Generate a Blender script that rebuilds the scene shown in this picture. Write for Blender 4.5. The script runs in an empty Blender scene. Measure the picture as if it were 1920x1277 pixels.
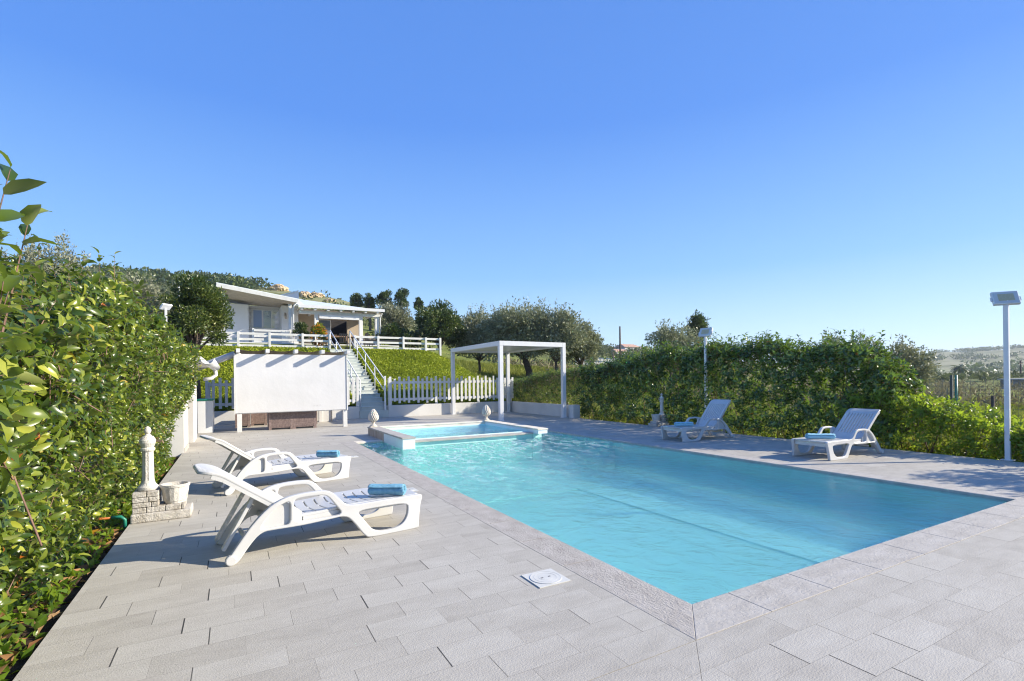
import bpy, bmesh, math, random
import numpy as np
from mathutils import Vector, Matrix
R = math.radians
random.seed(7); rng = np.random.default_rng(11)
S = bpy.context.scene
C = S.collection

# ------------------------------------------------------------------ camera
# world: X runs across the pool, Y away along the pool, Z up, metres; deck at z = 0
YAW = -29.0
cam_d = bpy.data.cameras.new('camera'); cam = bpy.data.objects.new('camera', cam_d); C.objects.link(cam)
cam_d.sensor_width = 36; cam_d.lens = 940.4/1920*36; cam_d.shift_y = (713.4-638.5)/1920
cam_d.clip_start = 0.05; cam_d.clip_end = 20000
cam.matrix_world = Matrix.Translation((0, 0, 1.3)) @ Matrix.Rotation(R(YAW), 4, 'Z') @ Matrix.Rotation(R(90), 4, 'X') @ Matrix.Rotation(R(-0.70), 4, 'Z')
S.camera = cam

# ------------------------------------------------------------------ world and sun
SUN = Vector((0.897, -0.442, 0.49)).normalized()
ELEV = math.asin(SUN.z); AZ = math.atan2(SUN.x, SUN.y)
w = bpy.data.worlds.new('World'); S.world = w; w.use_nodes = True
nt = w.node_tree; nt.nodes.clear()
o = nt.nodes.new('ShaderNodeOutputWorld'); bg = nt.nodes.new('ShaderNodeBackground'); sk = nt.nodes.new('ShaderNodeTexSky')
sk.sky_type = 'NISHITA'; sk.sun_disc = False; sk.sun_elevation = ELEV; sk.sun_rotation = AZ
sk.air_density = 1.0; sk.dust_density = 0.3; sk.ozone_density = 3.0; sk.altitude = 200
SKY_STRENGTH = 0.125; SKY_BLEND = 0.85
bg.inputs['Strength'].default_value = SKY_STRENGTH
tc = nt.nodes.new('ShaderNodeTexCoord'); sx = nt.nodes.new('ShaderNodeSeparateXYZ'); nt.links.new(tc.outputs['Generated'], sx.inputs[0])
cr = nt.nodes.new('ShaderNodeValToRGB'); ce = cr.color_ramp.elements          # clear blue that pales towards the horizon
for _ in range(3): ce.new(0.5)
for i, (p_, c_) in enumerate([(0.0,(0.64,0.80,0.96)),(0.06,(0.50,0.72,0.95)),(0.20,(0.225,0.475,0.89)),(0.45,(0.085,0.26,0.77)),(1.0,(0.07,0.19,0.58))]): ce[i].position = p_; ce[i].color = (*c_, 1)
nt.links.new(sx.outputs[2], cr.inputs[0])
gm = nt.nodes.new('ShaderNodeMix'); gm.data_type = 'RGBA'; gm.inputs[0].default_value = SKY_BLEND
sc_ = nt.nodes.new('ShaderNodeVectorMath'); sc_.operation = 'SCALE'; sc_.inputs['Scale'].default_value = 0.69/SKY_STRENGTH; nt.links.new(cr.outputs[0], sc_.inputs[0])
nt.links.new(sk.outputs[0], gm.inputs[6]); nt.links.new(sc_.outputs[0], gm.inputs[7])
nt.links.new(gm.outputs[2], bg.inputs[0]); nt.links.new(bg.outputs[0], o.inputs[0])
sd = bpy.data.lights.new('sun', 'SUN'); sd.energy = 4.9; sd.angle = R(0.5); sd.color = (1.0, 0.90, 0.73)
sun = bpy.data.objects.new('sun', sd); C.objects.link(sun)
sun.rotation_euler = SUN.to_track_quat('Z', 'Y').to_euler(); sun.location = SUN*60
S.view_settings.view_transform = 'Standard'; S.view_settings.look = 'None'
S.view_settings.exposure = 0.86; S.view_settings.gamma = 1.0
S.render.engine = 'CYCLES'
S.cycles.filter_width = 1.15; S.cycles.max_bounces = 8; S.cycles.transparent_max_bounces = 16; S.cycles.transmission_bounces = 6

# ------------------------------------------------------------------ calibration helpers (photo measures -> metres)
F0, H0, PH, TH, EYE = 940.4, 713.4, R(0.70), R(-29.0), 1.3
def W(a, Z): return a*math.cos(TH)-Z*math.sin(TH), a*math.sin(TH)+Z*math.cos(TH)
def camab(x, y):
    dx, dy = x-960, y-H0; c, s = math.cos(PH), math.sin(PH)
    return (dx*c-dy*s)/F0, (dx*s+dy*c)/F0
def at(x, y, Z):
    a, b = camab(x, y); X, Y = W(a*Z, Z); return Vector((X, Y, EYE-b*Z))

# ------------------------------------------------------------------ tagging
ORG = {}
def tag(o, label=None, cat=None, group=None, kind=None):
    if label: o['label'] = label
    if cat: o['category'] = cat
    if group: o['group'] = group
    if kind: o['kind'] = kind
    return o
def empty(name, loc, label, cat, group=None):
    o = bpy.data.objects.new(name, None); C.objects.link(o); o.location = loc
    o.empty_display_size = 0.2
    ORG[o.name] = Vector(loc)
    return tag(o, label, cat, group)
def link(name, me, parent=None):
    o = bpy.data.objects.new(name, me); C.objects.link(o)
    if parent is not None: o.parent = parent
    return o

# ------------------------------------------------------------------ mesh builder
class MB:
    def __init__(s): s.v = []; s.f = []
    def add(s, vs, fs):
        b = len(s.v); s.v += [tuple(v) for v in vs]; s.f += [tuple(i+b for i in f) for f in fs]; return s
    def box(s, x0, x1, y0, y1, z0, z1):
        return s.add([(x0,y0,z0),(x1,y0,z0),(x1,y1,z0),(x0,y1,z0),(x0,y0,z1),(x1,y0,z1),(x1,y1,z1),(x0,y1,z1)],
                     [(0,3,2,1),(4,5,6,7),(0,1,5,4),(1,2,6,5),(2,3,7,6),(3,0,4,7)])
    def bar(s, p, q, w, h, up=(0,0,1)):
        p, q, up = Vector(p), Vector(q), Vector(up); d = (q-p).normalized(); a = d.cross(up).normalized()*w/2; u = a.cross(d).normalized()*h/2
        vs = [p-a-u, p+a-u, p+a+u, p-a+u, q-a-u, q+a-u, q+a+u, q-a+u]
        return s.add(vs, [(0,1,2,3),(7,6,5,4),(0,4,5,1),(1,5,6,2),(2,6,7,3),(3,7,4,0)])
    def tube(s, pts, r, n=8, cap=True):
        pts = [Vector(p) for p in pts]; rr = r if isinstance(r, (list, tuple)) else [r]*len(pts)
        base = len(s.v); prev = None
        for i, p in enumerate(pts):
            d = (pts[min(i+1, len(pts)-1)]-pts[max(i-1, 0)]).normalized()
            if prev is None:
                a = d.cross(Vector((0,0,1))); a = a if a.length > 1e-3 else d.cross(Vector((1,0,0)))
            else: a = prev-d*prev.dot(d)
            a.normalize(); prev = a; b = d.cross(a)
            for k in range(n):
                t = 2*math.pi*k/n; s.v.append(tuple(p+(a*math.cos(t)+b*math.sin(t))*rr[i]))
        for i in range(len(pts)-1):
            for k in range(n):
                k2 = (k+1) % n; s.f.append((base+i*n+k, base+i*n+k2, base+(i+1)*n+k2, base+(i+1)*n+k))
        if cap:
            s.f.append(tuple(base+k for k in range(n))[::-1]); s.f.append(tuple(base+(len(pts)-1)*n+k for k in range(n)))
        return s
    def lathe(s, prof, c, n=24, flute=None, cap=True):
        base = len(s.v); cx, cy, cz = c
        for (r, z) in prof:
            for k in range(n):
                t = 2*math.pi*k/n; q = r*(1 if flute is None else flute(t, z)); s.v.append((cx+q*math.cos(t), cy+q*math.sin(t), cz+z))
        for i in range(len(prof)-1):
            for k in range(n):
                k2 = (k+1) % n; s.f.append((base+i*n+k, base+i*n+k2, base+(i+1)*n+k2, base+(i+1)*n+k))
        if cap:
            s.f.append(tuple(base+k for k in range(n))[::-1]); s.f.append(tuple(base+(len(prof)-1)*n+k for k in range(n)))
        return s
    def ball(s, c, r, n=10, m=7, sc=(1,1,1)):
        prof = [(max(1e-4, math.sin(math.pi*i/m)), -math.cos(math.pi*i/m)) for i in range(m+1)]
        base = len(s.v); s.lathe(prof, (0,0,0), n)
        for i in range(base, len(s.v)):
            x, y, z = s.v[i]; s.v[i] = (c[0]+x*r*sc[0], c[1]+y*r*sc[1], c[2]+z*r*sc[2])
        return s
    def build(s, name, mat, parent=None, smooth=False, bevel=0, local=False):
        off = Vector((0,0,0))
        if parent is not None and not local: off = ORG.get(parent.name, Vector((0,0,0)))
        me = bpy.data.meshes.new(name); me.from_pydata([(v[0]-off.x, v[1]-off.y, v[2]-off.z) for v in s.v], [], s.f); me.update()
        bm = bmesh.new(); bm.from_mesh(me); bmesh.ops.recalc_face_normals(bm, faces=bm.faces); bm.to_mesh(me); bm.free()
        me.materials.append(mat)
        if smooth: me.polygons.foreach_set('use_smooth', [True]*len(me.polygons))
        o = link(name, me, parent)
        if parent is not None: ORG[o.name] = off
        if bevel:
            m = o.modifiers.new('bevel', 'BEVEL'); m.width = bevel; m.segments = 2; m.limit_method = 'ANGLE'; m.angle_limit = R(40)
        return o

def smooth_poly(pts, it=2, closed=True):
    pts = [Vector(p) for p in pts]
    for _ in range(it):
        q = []; n = len(pts)
        for i in range(n if closed else n-1):
            a, b = pts[i], pts[(i+1) % n]; q += [a*0.75+b*0.25, a*0.25+b*0.75]
        if not closed: q = [pts[0]]+q+[pts[-1]]
        pts = q
    return pts
def plate(outline, holes, thick, bevel, fn, cuts=()):
    """flat outline with holes -> solid plate, every vertex (u, v, w) sent through fn"""
    cu = bpy.data.curves.new('plate', 'CURVE'); cu.dimensions = '2D'; cu.fill_mode = 'BOTH'; cu.extrude = thick/2-bevel; cu.bevel_depth = bevel; cu.bevel_resolution = 1; cu.offset = -bevel
    for poly in [outline]+list(holes):
        sp = cu.splines.new('POLY'); sp.points.add(len(poly)-1); sp.use_cyclic_u = True
        for i, p in enumerate(poly): sp.points[i].co = (p[0], p[1], 0, 1)
    ob = bpy.data.objects.new('tmp', cu); C.objects.link(ob)
    dg = bpy.context.evaluated_depsgraph_get(); dg.update()
    me = bpy.data.meshes.new_from_object(ob.evaluated_get(dg))
    bpy.data.objects.remove(ob); bpy.data.curves.remove(cu)
    bm = bmesh.new(); bm.from_mesh(me); bmesh.ops.remove_doubles(bm, verts=bm.verts, dist=1e-5)
    for cx in cuts: bmesh.ops.bisect_plane(bm, geom=bm.verts[:]+bm.edges[:]+bm.faces[:], plane_co=(cx,0,0), plane_no=(1,0,0))
    bm.verts.ensure_lookup_table(); bm.verts.index_update(); vs = [fn(*v.co) for v in bm.verts]; fs = [tuple(v.index for v in f.verts) for f in bm.faces]; bm.free()
    bpy.data.meshes.remove(me)
    return vs, fs
def mesh_np(name, V, Fc, mat, parent=None, rnd=None, smooth=False, off=(0,0,0)):
    """V (n,3) array, Fc (m,k) array"""
    me = bpy.data.meshes.new(name); V = np.asarray(V, np.float32)-np.asarray(off, np.float32); Fc = np.asarray(Fc, np.int32)
    m, k = Fc.shape
    me.vertices.add(len(V)); me.vertices.foreach_set('co', V.ravel())
    me.loops.add(m*k); me.loops.foreach_set('vertex_index', Fc.ravel())
    me.polygons.add(m); me.polygons.foreach_set('loop_start', np.arange(0, m*k, k, dtype=np.int32))
    me.update(calc_edges=True)
    if smooth: me.polygons.foreach_set('use_smooth', np.ones(m, bool))
    if rnd is not None:
        a = me.attributes.new('rnd', 'FLOAT', 'POINT'); a.data.foreach_set('value', np.asarray(rnd, np.float32))
    me.materials.append(mat); me.update()
    return link(name, me, parent)

# ------------------------------------------------------------------ materials
def newmat(name):
    m = bpy.data.materials.new(name); m.use_nodes = True; n = m.node_tree.nodes; b = n['Principled BSDF']; return m, n, m.node_tree.links, b
def ramp(n, stops):
    r = n.new('ShaderNodeValToRGB'); e = r.color_ramp.elements
    while len(e) < len(stops): e.new(0.5)
    for i, (p, c) in enumerate(stops): e[i].position = p; e[i].color = (*c, 1)
    return r
def mottled(name, c1, c2, scale=4, rough=0.6, bump=0.2, bscale=60, spec=0.5, detail=6, metal=0.0, dist=0.01):
    m, n, l, b = newmat(name)
    tc = n.new('ShaderNodeTexCoord'); t = n.new('ShaderNodeTexNoise'); t.inputs['Scale'].default_value = scale; t.inputs['Detail'].default_value = detail
    r = ramp(n, [(0.3, c1), (0.7, c2)]); l.new(tc.outputs['Object'], t.inputs['Vector']); l.new(t.outputs['Fac'], r.inputs[0]); l.new(r.outputs[0], b.inputs['Base Color'])
    b.inputs['Roughness'].default_value = rough; b.inputs['Specular IOR Level'].default_value = spec; b.inputs['Metallic'].default_value = metal
    if bump:
        t2 = n.new('ShaderNodeTexNoise'); t2.inputs['Scale'].default_value = bscale; t2.inputs['Detail'].default_value = 4; l.new(tc.outputs['Object'], t2.inputs['Vector'])
        bp = n.new('ShaderNodeBump'); bp.inputs['Strength'].default_value = bump; bp.inputs['Distance'].default_value = dist
        l.new(t2.outputs['Fac'], bp.inputs['Height']); l.new(bp.outputs[0], b.inputs['Normal'])
    return m
def leafmat(name, stops, under, trans, rough=0.45, tw=0.3, spec=0.5):
    m, n, l, b = newmat(name)
    at_ = n.new('ShaderNodeAttribute'); at_.attribute_name = 'rnd'
    r = ramp(n, stops); l.new(at_.outputs['Fac'], r.inputs[0])
    g = n.new('ShaderNodeNewGeometry'); mx = n.new('ShaderNodeMix'); mx.data_type = 'RGBA'
    l.new(g.outputs['Backfacing'], mx.inputs[0]); l.new(r.outputs[0], mx.inputs[6])
    mu = n.new('ShaderNodeMix'); mu.data_type = 'RGBA'; mu.inputs[0].default_value = 0.6; mu.inputs[7].default_value = (*under, 1); l.new(r.outputs[0], mu.inputs[6]); l.new(mu.outputs[2], mx.inputs[7])
    l.new(mx.outputs[2], b.inputs['Base Color']); b.inputs['Roughness'].default_value = rough; b.inputs['Specular IOR Level'].default_value = spec
    tr = n.new('ShaderNodeBsdfTranslucent'); mt = n.new('ShaderNodeMix'); mt.data_type = 'RGBA'; mt.inputs[0].default_value = 0.55; mt.inputs[7].default_value = (*trans, 1)
    l.new(r.outputs[0], mt.inputs[6]); l.new(mt.outputs[2], tr.inputs['Color'])
    ms = n.new('ShaderNodeMixShader'); ms.inputs[0].default_value = tw; l.new(b.outputs[0], ms.inputs[1]); l.new(tr.outputs[0], ms.inputs[2]); l.new(ms.outputs[0], n['Material Output'].inputs['Surface'])
    return m

def M2(l, n, op, a, b=None, c=None):
    q = n.new('ShaderNodeMath'); q.operation = op
    for i, v in enumerate((a, b, c)):
        if v is None: continue
        if isinstance(v, (int, float)): q.inputs[i].default_value = v
        else: l.new(v, q.inputs[i])
    return q.outputs[0]

def paving_mat():
    m, n, l, b = newmat('paving_tiles')
    tc = n.new('ShaderNodeTexCoord'); sp = n.new('ShaderNodeSeparateXYZ'); l.new(tc.outputs['Object'], sp.inputs[0])
    X, Y = sp.outputs[0], sp.outputs[1]
    V = M2(l, n, 'DIVIDE', M2(l, n, 'SUBTRACT', Y, 1.738), 0.199)
    row = M2(l, n, 'FLOOR', V); fv = M2(l, n, 'MULTIPLY', M2(l, n, 'FRACT', V), 0.199)
    wn = n.new('ShaderNodeTexWhiteNoise'); wn.noise_dimensions = '1D'; l.new(row, wn.inputs['W'])
    off = M2(l, n, 'ADD', M2(l, n, 'MULTIPLY', row, 0.1465), M2(l, n, 'MULTIPLY', wn.outputs['Value'], 0.05))
    U = M2(l, n, 'DIVIDE', M2(l, n, 'ADD', M2(l, n, 'SUBTRACT', X, 3.155), off), 0.393)
    col = M2(l, n, 'FLOOR', U); fu = M2(l, n, 'MULTIPLY', M2(l, n, 'FRACT', U), 0.393)
    cb = n.new('ShaderNodeCombineXYZ'); l.new(row, cb.inputs[0]); l.new(col, cb.inputs[1])
    w2 = n.new('ShaderNodeTexWhiteNoise'); w2.noise_dimensions = '3D'; l.new(cb.outputs[0], w2.inputs['Vector'])
    h = w2.outputs['Value']; cs = n.new('ShaderNodeSeparateColor'); l.new(w2.outputs['Color'], cs.inputs[0])
    # cross joints: of varying width, some tight
    wj = M2(l, n, 'ADD', M2(l, n, 'MULTIPLY', M2(l, n, 'POWER', h, 1.8), 0.0062), 0.0012)
    cj = M2(l, n, 'LESS_THAN', fu, wj)
    rj = M2(l, n, 'LESS_THAN', fv, M2(l, n, 'ADD', M2(l, n, 'MULTIPLY', cs.outputs[0], 0.0012), 0.0008))
    cjd = M2(l, n, 'MULTIPLY', cj, M2(l, n, 'ADD', M2(l, n, 'MULTIPLY', h, 0.6), 0.35))
    rjd = M2(l, n, 'MULTIPLY', rj, M2(l, n, 'ADD', M2(l, n, 'MULTIPLY', cs.outputs[1], 0.45), 0.28))
    jm = M2(l, n, 'MAXIMUM', cjd, rjd)
    # corner miter joint
    dd = M2(l, n, 'ABSOLUTE', M2(l, n, 'SUBTRACT', M2(l, n, 'SUBTRACT', X, 1.986), M2(l, n, 'SUBTRACT', Y, 1.738)))
    mj = M2(l, n, 'MULTIPLY', M2(l, n, 'LESS_THAN', dd, 0.0022), M2(l, n, 'LESS_THAN', X, 1.986))
    jm = M2(l, n, 'MAXIMUM', jm, M2(l, n, 'MULTIPLY', mj, 0.7))
    # base colour
    vec = n.new('ShaderNodeVectorMath'); vec.operation = 'ADD'; l.new(tc.outputs['Object'], vec.inputs[0]); l.new(w2.outputs['Color'], vec.inputs[1])
    mp = n.new('ShaderNodeMapping'); mp.inputs['Scale'].default_value = (1, 2.6, 1); l.new(vec.outputs[0], mp.inputs[0])
    t1 = n.new('ShaderNodeTexNoise'); t1.inputs['Scale'].default_value = 3.5; t1.inputs['Detail'].default_value = 8; t1.inputs['Roughness'].default_value = 0.65; l.new(mp.outputs[0], t1.inputs['Vector'])
    t2 = n.new('ShaderNodeTexNoise'); t2.inputs['Scale'].default_value = 0.35; t2.inputs['Detail'].default_value = 3; l.new(tc.outputs['Object'], t2.inputs['Vector'])
    t3 = n.new('ShaderNodeTexNoise'); t3.inputs['Scale'].default_value = 130; t3.inputs['Detail'].default_value = 3; l.new(tc.outputs['Object'], t3.inputs['Vector'])
    f = M2(l, n, 'ADD', M2(l, n, 'ADD', M2(l, n, 'MULTIPLY', t1.outputs['Fac'], 0.5), M2(l, n, 'MULTIPLY', h, 0.13)), M2(l, n, 'ADD', M2(l, n, 'MULTIPLY', t2.outputs['Fac'], 0.3), M2(l, n, 'MULTIPLY', t3.outputs['Fac'], 0.22)))
    r = ramp(n, [(0.30, (0.29, 0.268, 0.228)), (0.54, (0.415, 0.39, 0.34)), (0.82, (0.52, 0.50, 0.445))]); l.new(f, r.inputs[0])
    mx = n.new('ShaderNodeMix'); mx.data_type = 'RGBA'; mx.inputs[7].default_value = (0.02, 0.02, 0.022, 1); l.new(jm, mx.inputs[0]); l.new(r.outputs[0], mx.inputs[6])
    l.new(mx.outputs[2], b.inputs['Base Color']); b.inputs['Roughness'].default_value = 0.75; b.inputs['Specular IOR Level'].default_value = 0.35
    bp = n.new('ShaderNodeBump'); bp.inputs['Strength'].default_value = 0.5; bp.inputs['Distance'].default_value = 0.004
    t4 = n.new('ShaderNodeTexNoise'); t4.inputs['Scale'].default_value = 45; t4.inputs['Detail'].default_value = 6; l.new(mp.outputs[0], t4.inputs['Vector'])
    hh = M2(l, n, 'SUBTRACT', M2(l, n, 'ADD', t4.outputs['Fac'], t3.outputs['Fac']), M2(l, n, 'MULTIPLY', jm, 1.5)); l.new(hh, bp.inputs['Height']); l.new(bp.outputs[0], b.inputs['Normal'])
    return m

def stone_mat(name, c1, c2, c3, sc, bs, bd, aniso=(1,1,1)):
    m, n, l, b = newmat(name)
    tc = n.new('ShaderNodeTexCoord'); mp = n.new('ShaderNodeMapping'); mp.inputs['Scale'].default_value = aniso; l.new(tc.outputs['Object'], mp.inputs[0])
    t1 = n.new('ShaderNodeTexNoise'); t1.inputs['Scale'].default_value = sc; t1.inputs['Detail'].default_value = 8; t1.inputs['Roughness'].default_value = 0.65; l.new(mp.outputs[0], t1.inputs['Vector'])
    r = ramp(n, [(0.3, c1), (0.5, c2), (0.72, c3)]); l.new(t1.outputs['Fac'], r.inputs[0]); l.new(r.outputs[0], b.inputs['Base Color'])
    t2 = n.new('ShaderNodeTexNoise'); t2.inputs['Scale'].default_value = bs; t2.inputs['Detail'].default_value = 8; t2.inputs['Roughness'].default_value = 0.6; t2.inputs['Distortion'].default_value = 0.6; l.new(mp.outputs[0], t2.inputs['Vector'])
    bp = n.new('ShaderNodeBump'); bp.inputs['Strength'].default_value = 0.9; bp.inputs['Distance'].default_value = bd; l.new(t2.outputs['Fac'], bp.inputs['Height']); l.new(bp.outputs[0], b.inputs['Normal'])
    b.inputs['Roughness'].default_value = 0.8; b.inputs['Specular IOR Level'].default_value = 0.3
    return m

def water_mat(name, tint, calm=1.0, ior=1.155, cap=.6):
    m, n, l, b = newmat(name); n.remove(b)
    tc = n.new('ShaderNodeTexCoord'); sp = n.new('ShaderNodeSeparateXYZ'); l.new(tc.outputs['Object'], sp.inputs[0])
    # how stirred the water is: strongest below the spill lip of the small basin
    a = n.new('ShaderNodeMapRange'); a.inputs[1].default_value = 4.2; a.inputs[2].default_value = 8.4; a.inputs[3].default_value = 0.10; a.inputs[4].default_value = 1.0; a.interpolation_type = 'SMOOTHSTEP'
    tx = n.new('ShaderNodeTexNoise'); tx.inputs['Scale'].default_value = 0.5; tx.inputs['Detail'].default_value = 2; l.new(tc.outputs['Object'], tx.inputs['Vector'])
    yy = M2(l, n, 'ADD', M2(l, n, 'SUBTRACT', sp.outputs[1], M2(l, n, 'MULTIPLY', M2(l, n, 'MAXIMUM', M2(l, n, 'SUBTRACT', sp.outputs[0], 4.2), 0.0), 0.55)), M2(l, n, 'MULTIPLY', M2(l, n, 'SUBTRACT', tx.outputs['Fac'], 0.5), 2.0)); l.new(yy, a.inputs[0])
    n1 = n.new('ShaderNodeTexNoise'); n1.inputs['Scale'].default_value = 3.6; n1.inputs['Detail'].default_value = 5; n1.inputs['Roughness'].default_value = 0.6; n1.inputs['Distortion'].default_value = 1.6; l.new(tc.outputs['Object'], n1.inputs['Vector'])
    n2 = n.new('ShaderNodeTexNoise'); n2.inputs['Scale'].default_value = 2.6; n2.inputs['Detail'].default_value = 5; n2.inputs['Distortion'].default_value = 1.0; l.new(tc.outputs['Object'], n2.inputs['Vector'])
    hgt = M2(l, n, 'ADD', M2(l, n, 'MULTIPLY', M2(l, n, 'MULTIPLY', n1.outputs['Fac'], a.outputs[0]), 0.17*calm), M2(l, n, 'MULTIPLY', n2.outputs['Fac'], 0.011*calm))
    bp = n.new('ShaderNodeBump'); bp.inputs['Strength'].default_value = 1.0; bp.inputs['Distance'].default_value = 1.0; l.new(hgt, bp.inputs['Height'])
    fr = n.new('ShaderNodeFresnel'); fr.inputs['IOR'].default_value = ior; l.new(bp.outputs[0], fr.inputs['Normal'])
    fm = M2(l, n, 'MINIMUM', fr.outputs[0], cap)
    gl = n.new('ShaderNodeBsdfGlossy'); gl.inputs['Roughness'].default_value = 0.04; l.new(bp.outputs[0], gl.inputs['Normal'])
    t = n.new('ShaderNodeBsdfTransparent'); t.inputs['Color'].default_value = (*tint, 1)
    rf = n.new('ShaderNodeBsdfRefraction'); rf.inputs['IOR'].default_value = 1.12; rf.inputs['Roughness'].default_value = 0.02; rf.inputs['Color'].default_value = (*tint, 1); l.new(bp.outputs[0], rf.inputs['Normal'])
    m1 = n.new('ShaderNodeMixShader'); m1.inputs[0].default_value = 0.45; l.new(t.outputs[0], m1.inputs[1]); l.new(rf.outputs[0], m1.inputs[2])
    # pale streaks paint ripple glints along with foam where the water is stirred
    n3 = n.new('ShaderNodeTexNoise'); n3.inputs['Scale'].default_value = 2.6; n3.inputs['Detail'].default_value = 7; n3.inputs['Roughness'].default_value = 0.68; n3.inputs['Distortion'].default_value = 1.2
    mpf = n.new('ShaderNodeMapping'); mpf.inputs['Scale'].default_value = (2.2, 1.0, 1); mpf.inputs['Rotation'].default_value = (0, 0, R(-25)); l.new(tc.outputs['Object'], mpf.inputs[0]); l.new(mpf.outputs[0], n3.inputs['Vector'])
    fo = n.new('ShaderNodeMapRange'); fo.inputs[1].default_value = 0.46; fo.inputs[2].default_value = 0.64; fo.inputs[3].default_value = 0; fo.inputs[4].default_value = 0.62*calm; l.new(n3.outputs['Fac'], fo.inputs[0])
    df = n.new('ShaderNodeBsdfDiffuse'); df.inputs['Color'].default_value = (0.72, 0.90, 0.93, 1); l.new(bp.outputs[0], df.inputs['Normal'])
    m0 = n.new('ShaderNodeMixShader'); l.new(M2(l, n, 'MULTIPLY', fo.outputs[0], M2(l, n, 'POWER', a.outputs[0], 1.5)), m0.inputs[0]); l.new(m1.outputs[0], m0.inputs[1]); l.new(df.outputs[0], m0.inputs[2])
    m2 = n.new('ShaderNodeMixShader'); l.new(fm, m2.inputs[0]); l.new(m0.outputs[0], m2.inputs[1]); l.new(gl.outputs[0], m2.inputs[2]); l.new(m2.outputs[0], n['Material Output'].inputs['Surface'])
    return m

MAT = {}
MAT['paving'] = paving_mat()
MAT['coping'] = stone_mat('coping_stone', (0.33,0.30,0.265), (0.41,0.38,0.34), (0.48,0.45,0.41), 9, 60, 0.008, (1,0.6,1))
MAT['coping2'] = stone_mat('coping_stone_fine', (0.36,0.335,0.30), (0.43,0.405,0.365), (0.50,0.475,0.435), 9, 55, 0.006, (0.5,1,1))
MAT['cladding'] = stone_mat('stone_cladding', (0.26,0.22,0.18), (0.38,0.33,0.28), (0.48,0.43,0.38), 7, 30, 0.015, (1,1,0.3))
MAT['travertine'] = stone_mat('cream_stone', (0.62,0.54,0.42), (0.74,0.68,0.56), (0.8,0.75,0.65), 5, 40, 0.006)
MAT['caststone'] = stone_mat('cast_stone', (0.36,0.33,0.29), (0.60,0.57,0.52), (0.72,0.69,0.64), 7, 50, 0.01)
MAT['brickstone'] = stone_mat('weathered_stone', (0.30,0.26,0.21), (0.48,0.45,0.40), (0.62,0.59,0.55), 9, 40, 0.02)
MAT['pinecone'] = stone_mat('pinecone_stone', (0.50,0.44,0.36), (0.66,0.60,0.51), (0.76,0.71,0.62), 12, 60, 0.01)
MAT['plaster'] = mottled('white_plaster', (0.56,0.55,0.525), (0.66,0.655,0.63), 1.3, 0.85, 0.25, 90, 0.3)
MAT['houseplaster'] = mottled('house_plaster', (0.66,0.65,0.63), (0.74,0.73,0.71), 0.8, 0.85, 0.2, 40, 0.3)
MAT['beige'] = mottled('beige_plaster', (0.42,0.34,0.25), (0.50,0.42,0.32), 1.2, 0.85, 0.2, 40, 0.3)
MAT['whitewood'] = mottled('white_painted_wood', (0.58,0.58,0.56), (0.70,0.70,0.68), 5, 0.55, 0.25, 50, 0.4, dist=0.004)
MAT['whitemetal'] = mottled('white_coated_metal', (0.66,0.665,0.67), (0.71,0.715,0.72), 3, 0.32, 0.0)
MAT['screen'] = mottled('screen_canvas', (0.58,0.58,0.575), (0.64,0.64,0.635), 1.6, 0.7, 0.15, 9, 0.3, dist=0.02)
MAT['roofpanel'] = mottled('pergola_roof', (0.52,0.54,0.54), (0.60,0.62,0.62), 2, 0.4, 0.0)
MAT['plastic'] = mottled('white_resin', (0.52,0.52,0.51), (0.58,0.58,0.57), 3.5, 0.32, 0.06, 260, 0.5, dist=0.002)
MAT['boards'] = mottled('ceiling_boards', (0.50,0.42,0.32), (0.60,0.52,0.42), 5, 0.7, 0.2, 40)
MAT['metalroof'] = mottled('pale_metal_roof', (0.60,0.66,0.66), (0.70,0.75,0.75), 1.5, 0.45, 0.0)
MAT['rattan'] = mottled('brown_resin_wood', (0.15,0.105,0.095), (0.27,0.20,0.18), 22, 0.6, 0.5, 90, dist=0.01)
MAT['black'] = mottled('black_metal', (0.015,0.015,0.017), (0.03,0.03,0.033), 5, 0.45, 0.0)
MAT['darkint'] = mottled('room_shade_paint', (0.012,0.010,0.010), (0.035,0.03,0.03), 3, 0.7, 0.0)  # near-black wall colour holds the shade of the unlit room
MAT['stairpaint'] = mottled('pale_green_paint', (0.46,0.50,0.46), (0.58,0.61,0.56), 2.5, 0.7, 0.25, 60)
MAT['soil'] = mottled('soil', (0.035,0.022,0.014), (0.09,0.06,0.04), 9, 0.95, 0.8, 40, dist=0.05)
MAT['bark'] = mottled('bark', (0.05,0.035,0.026), (0.13,0.10,0.08), 12, 0.9, 0.8, 30, dist=0.03)
MAT['twig'] = mottled('reddish_twig', (0.13,0.07,0.05), (0.26,0.16,0.12), 14, 0.7, 0.3, 60)
MAT['rock'] = stone_mat('sandstone', (0.36,0.24,0.12), (0.56,0.42,0.25), (0.72,0.60,0.42), 0.35, 0.9, 0.8)
MAT['towel'] = mottled('blue_towel', (0.17,0.42,0.60), (0.30,0.58,0.74), 25, 0.95, 1.0, 260, 0.1, dist=0.01)
MAT['towelpale'] = mottled('pale_blue_towel', (0.30,0.60,0.74), (0.42,0.70,0.82), 25, 0.95, 1.0, 260, 0.1, dist=0.01)
MAT['tablecloth'] = mottled('orange_tablecloth', (0.30,0.17,0.10), (0.44,0.27,0.17), 6, 0.9, 0.0)
MAT['awning'] = mottled('grey_canvas', (0.40,0.38,0.36), (0.50,0.48,0.46), 3, 0.8, 0.2, 40)
MAT['reed'] = mottled('reed_mat', (0.30,0.24,0.17), (0.42,0.35,0.27), 30, 0.9, 0.4, 80)
MAT['lid'] = mottled('white_plastic_lid', (0.58,0.57,0.52), (0.65,0.64,0.59), 8, 0.4, 0.0)
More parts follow.
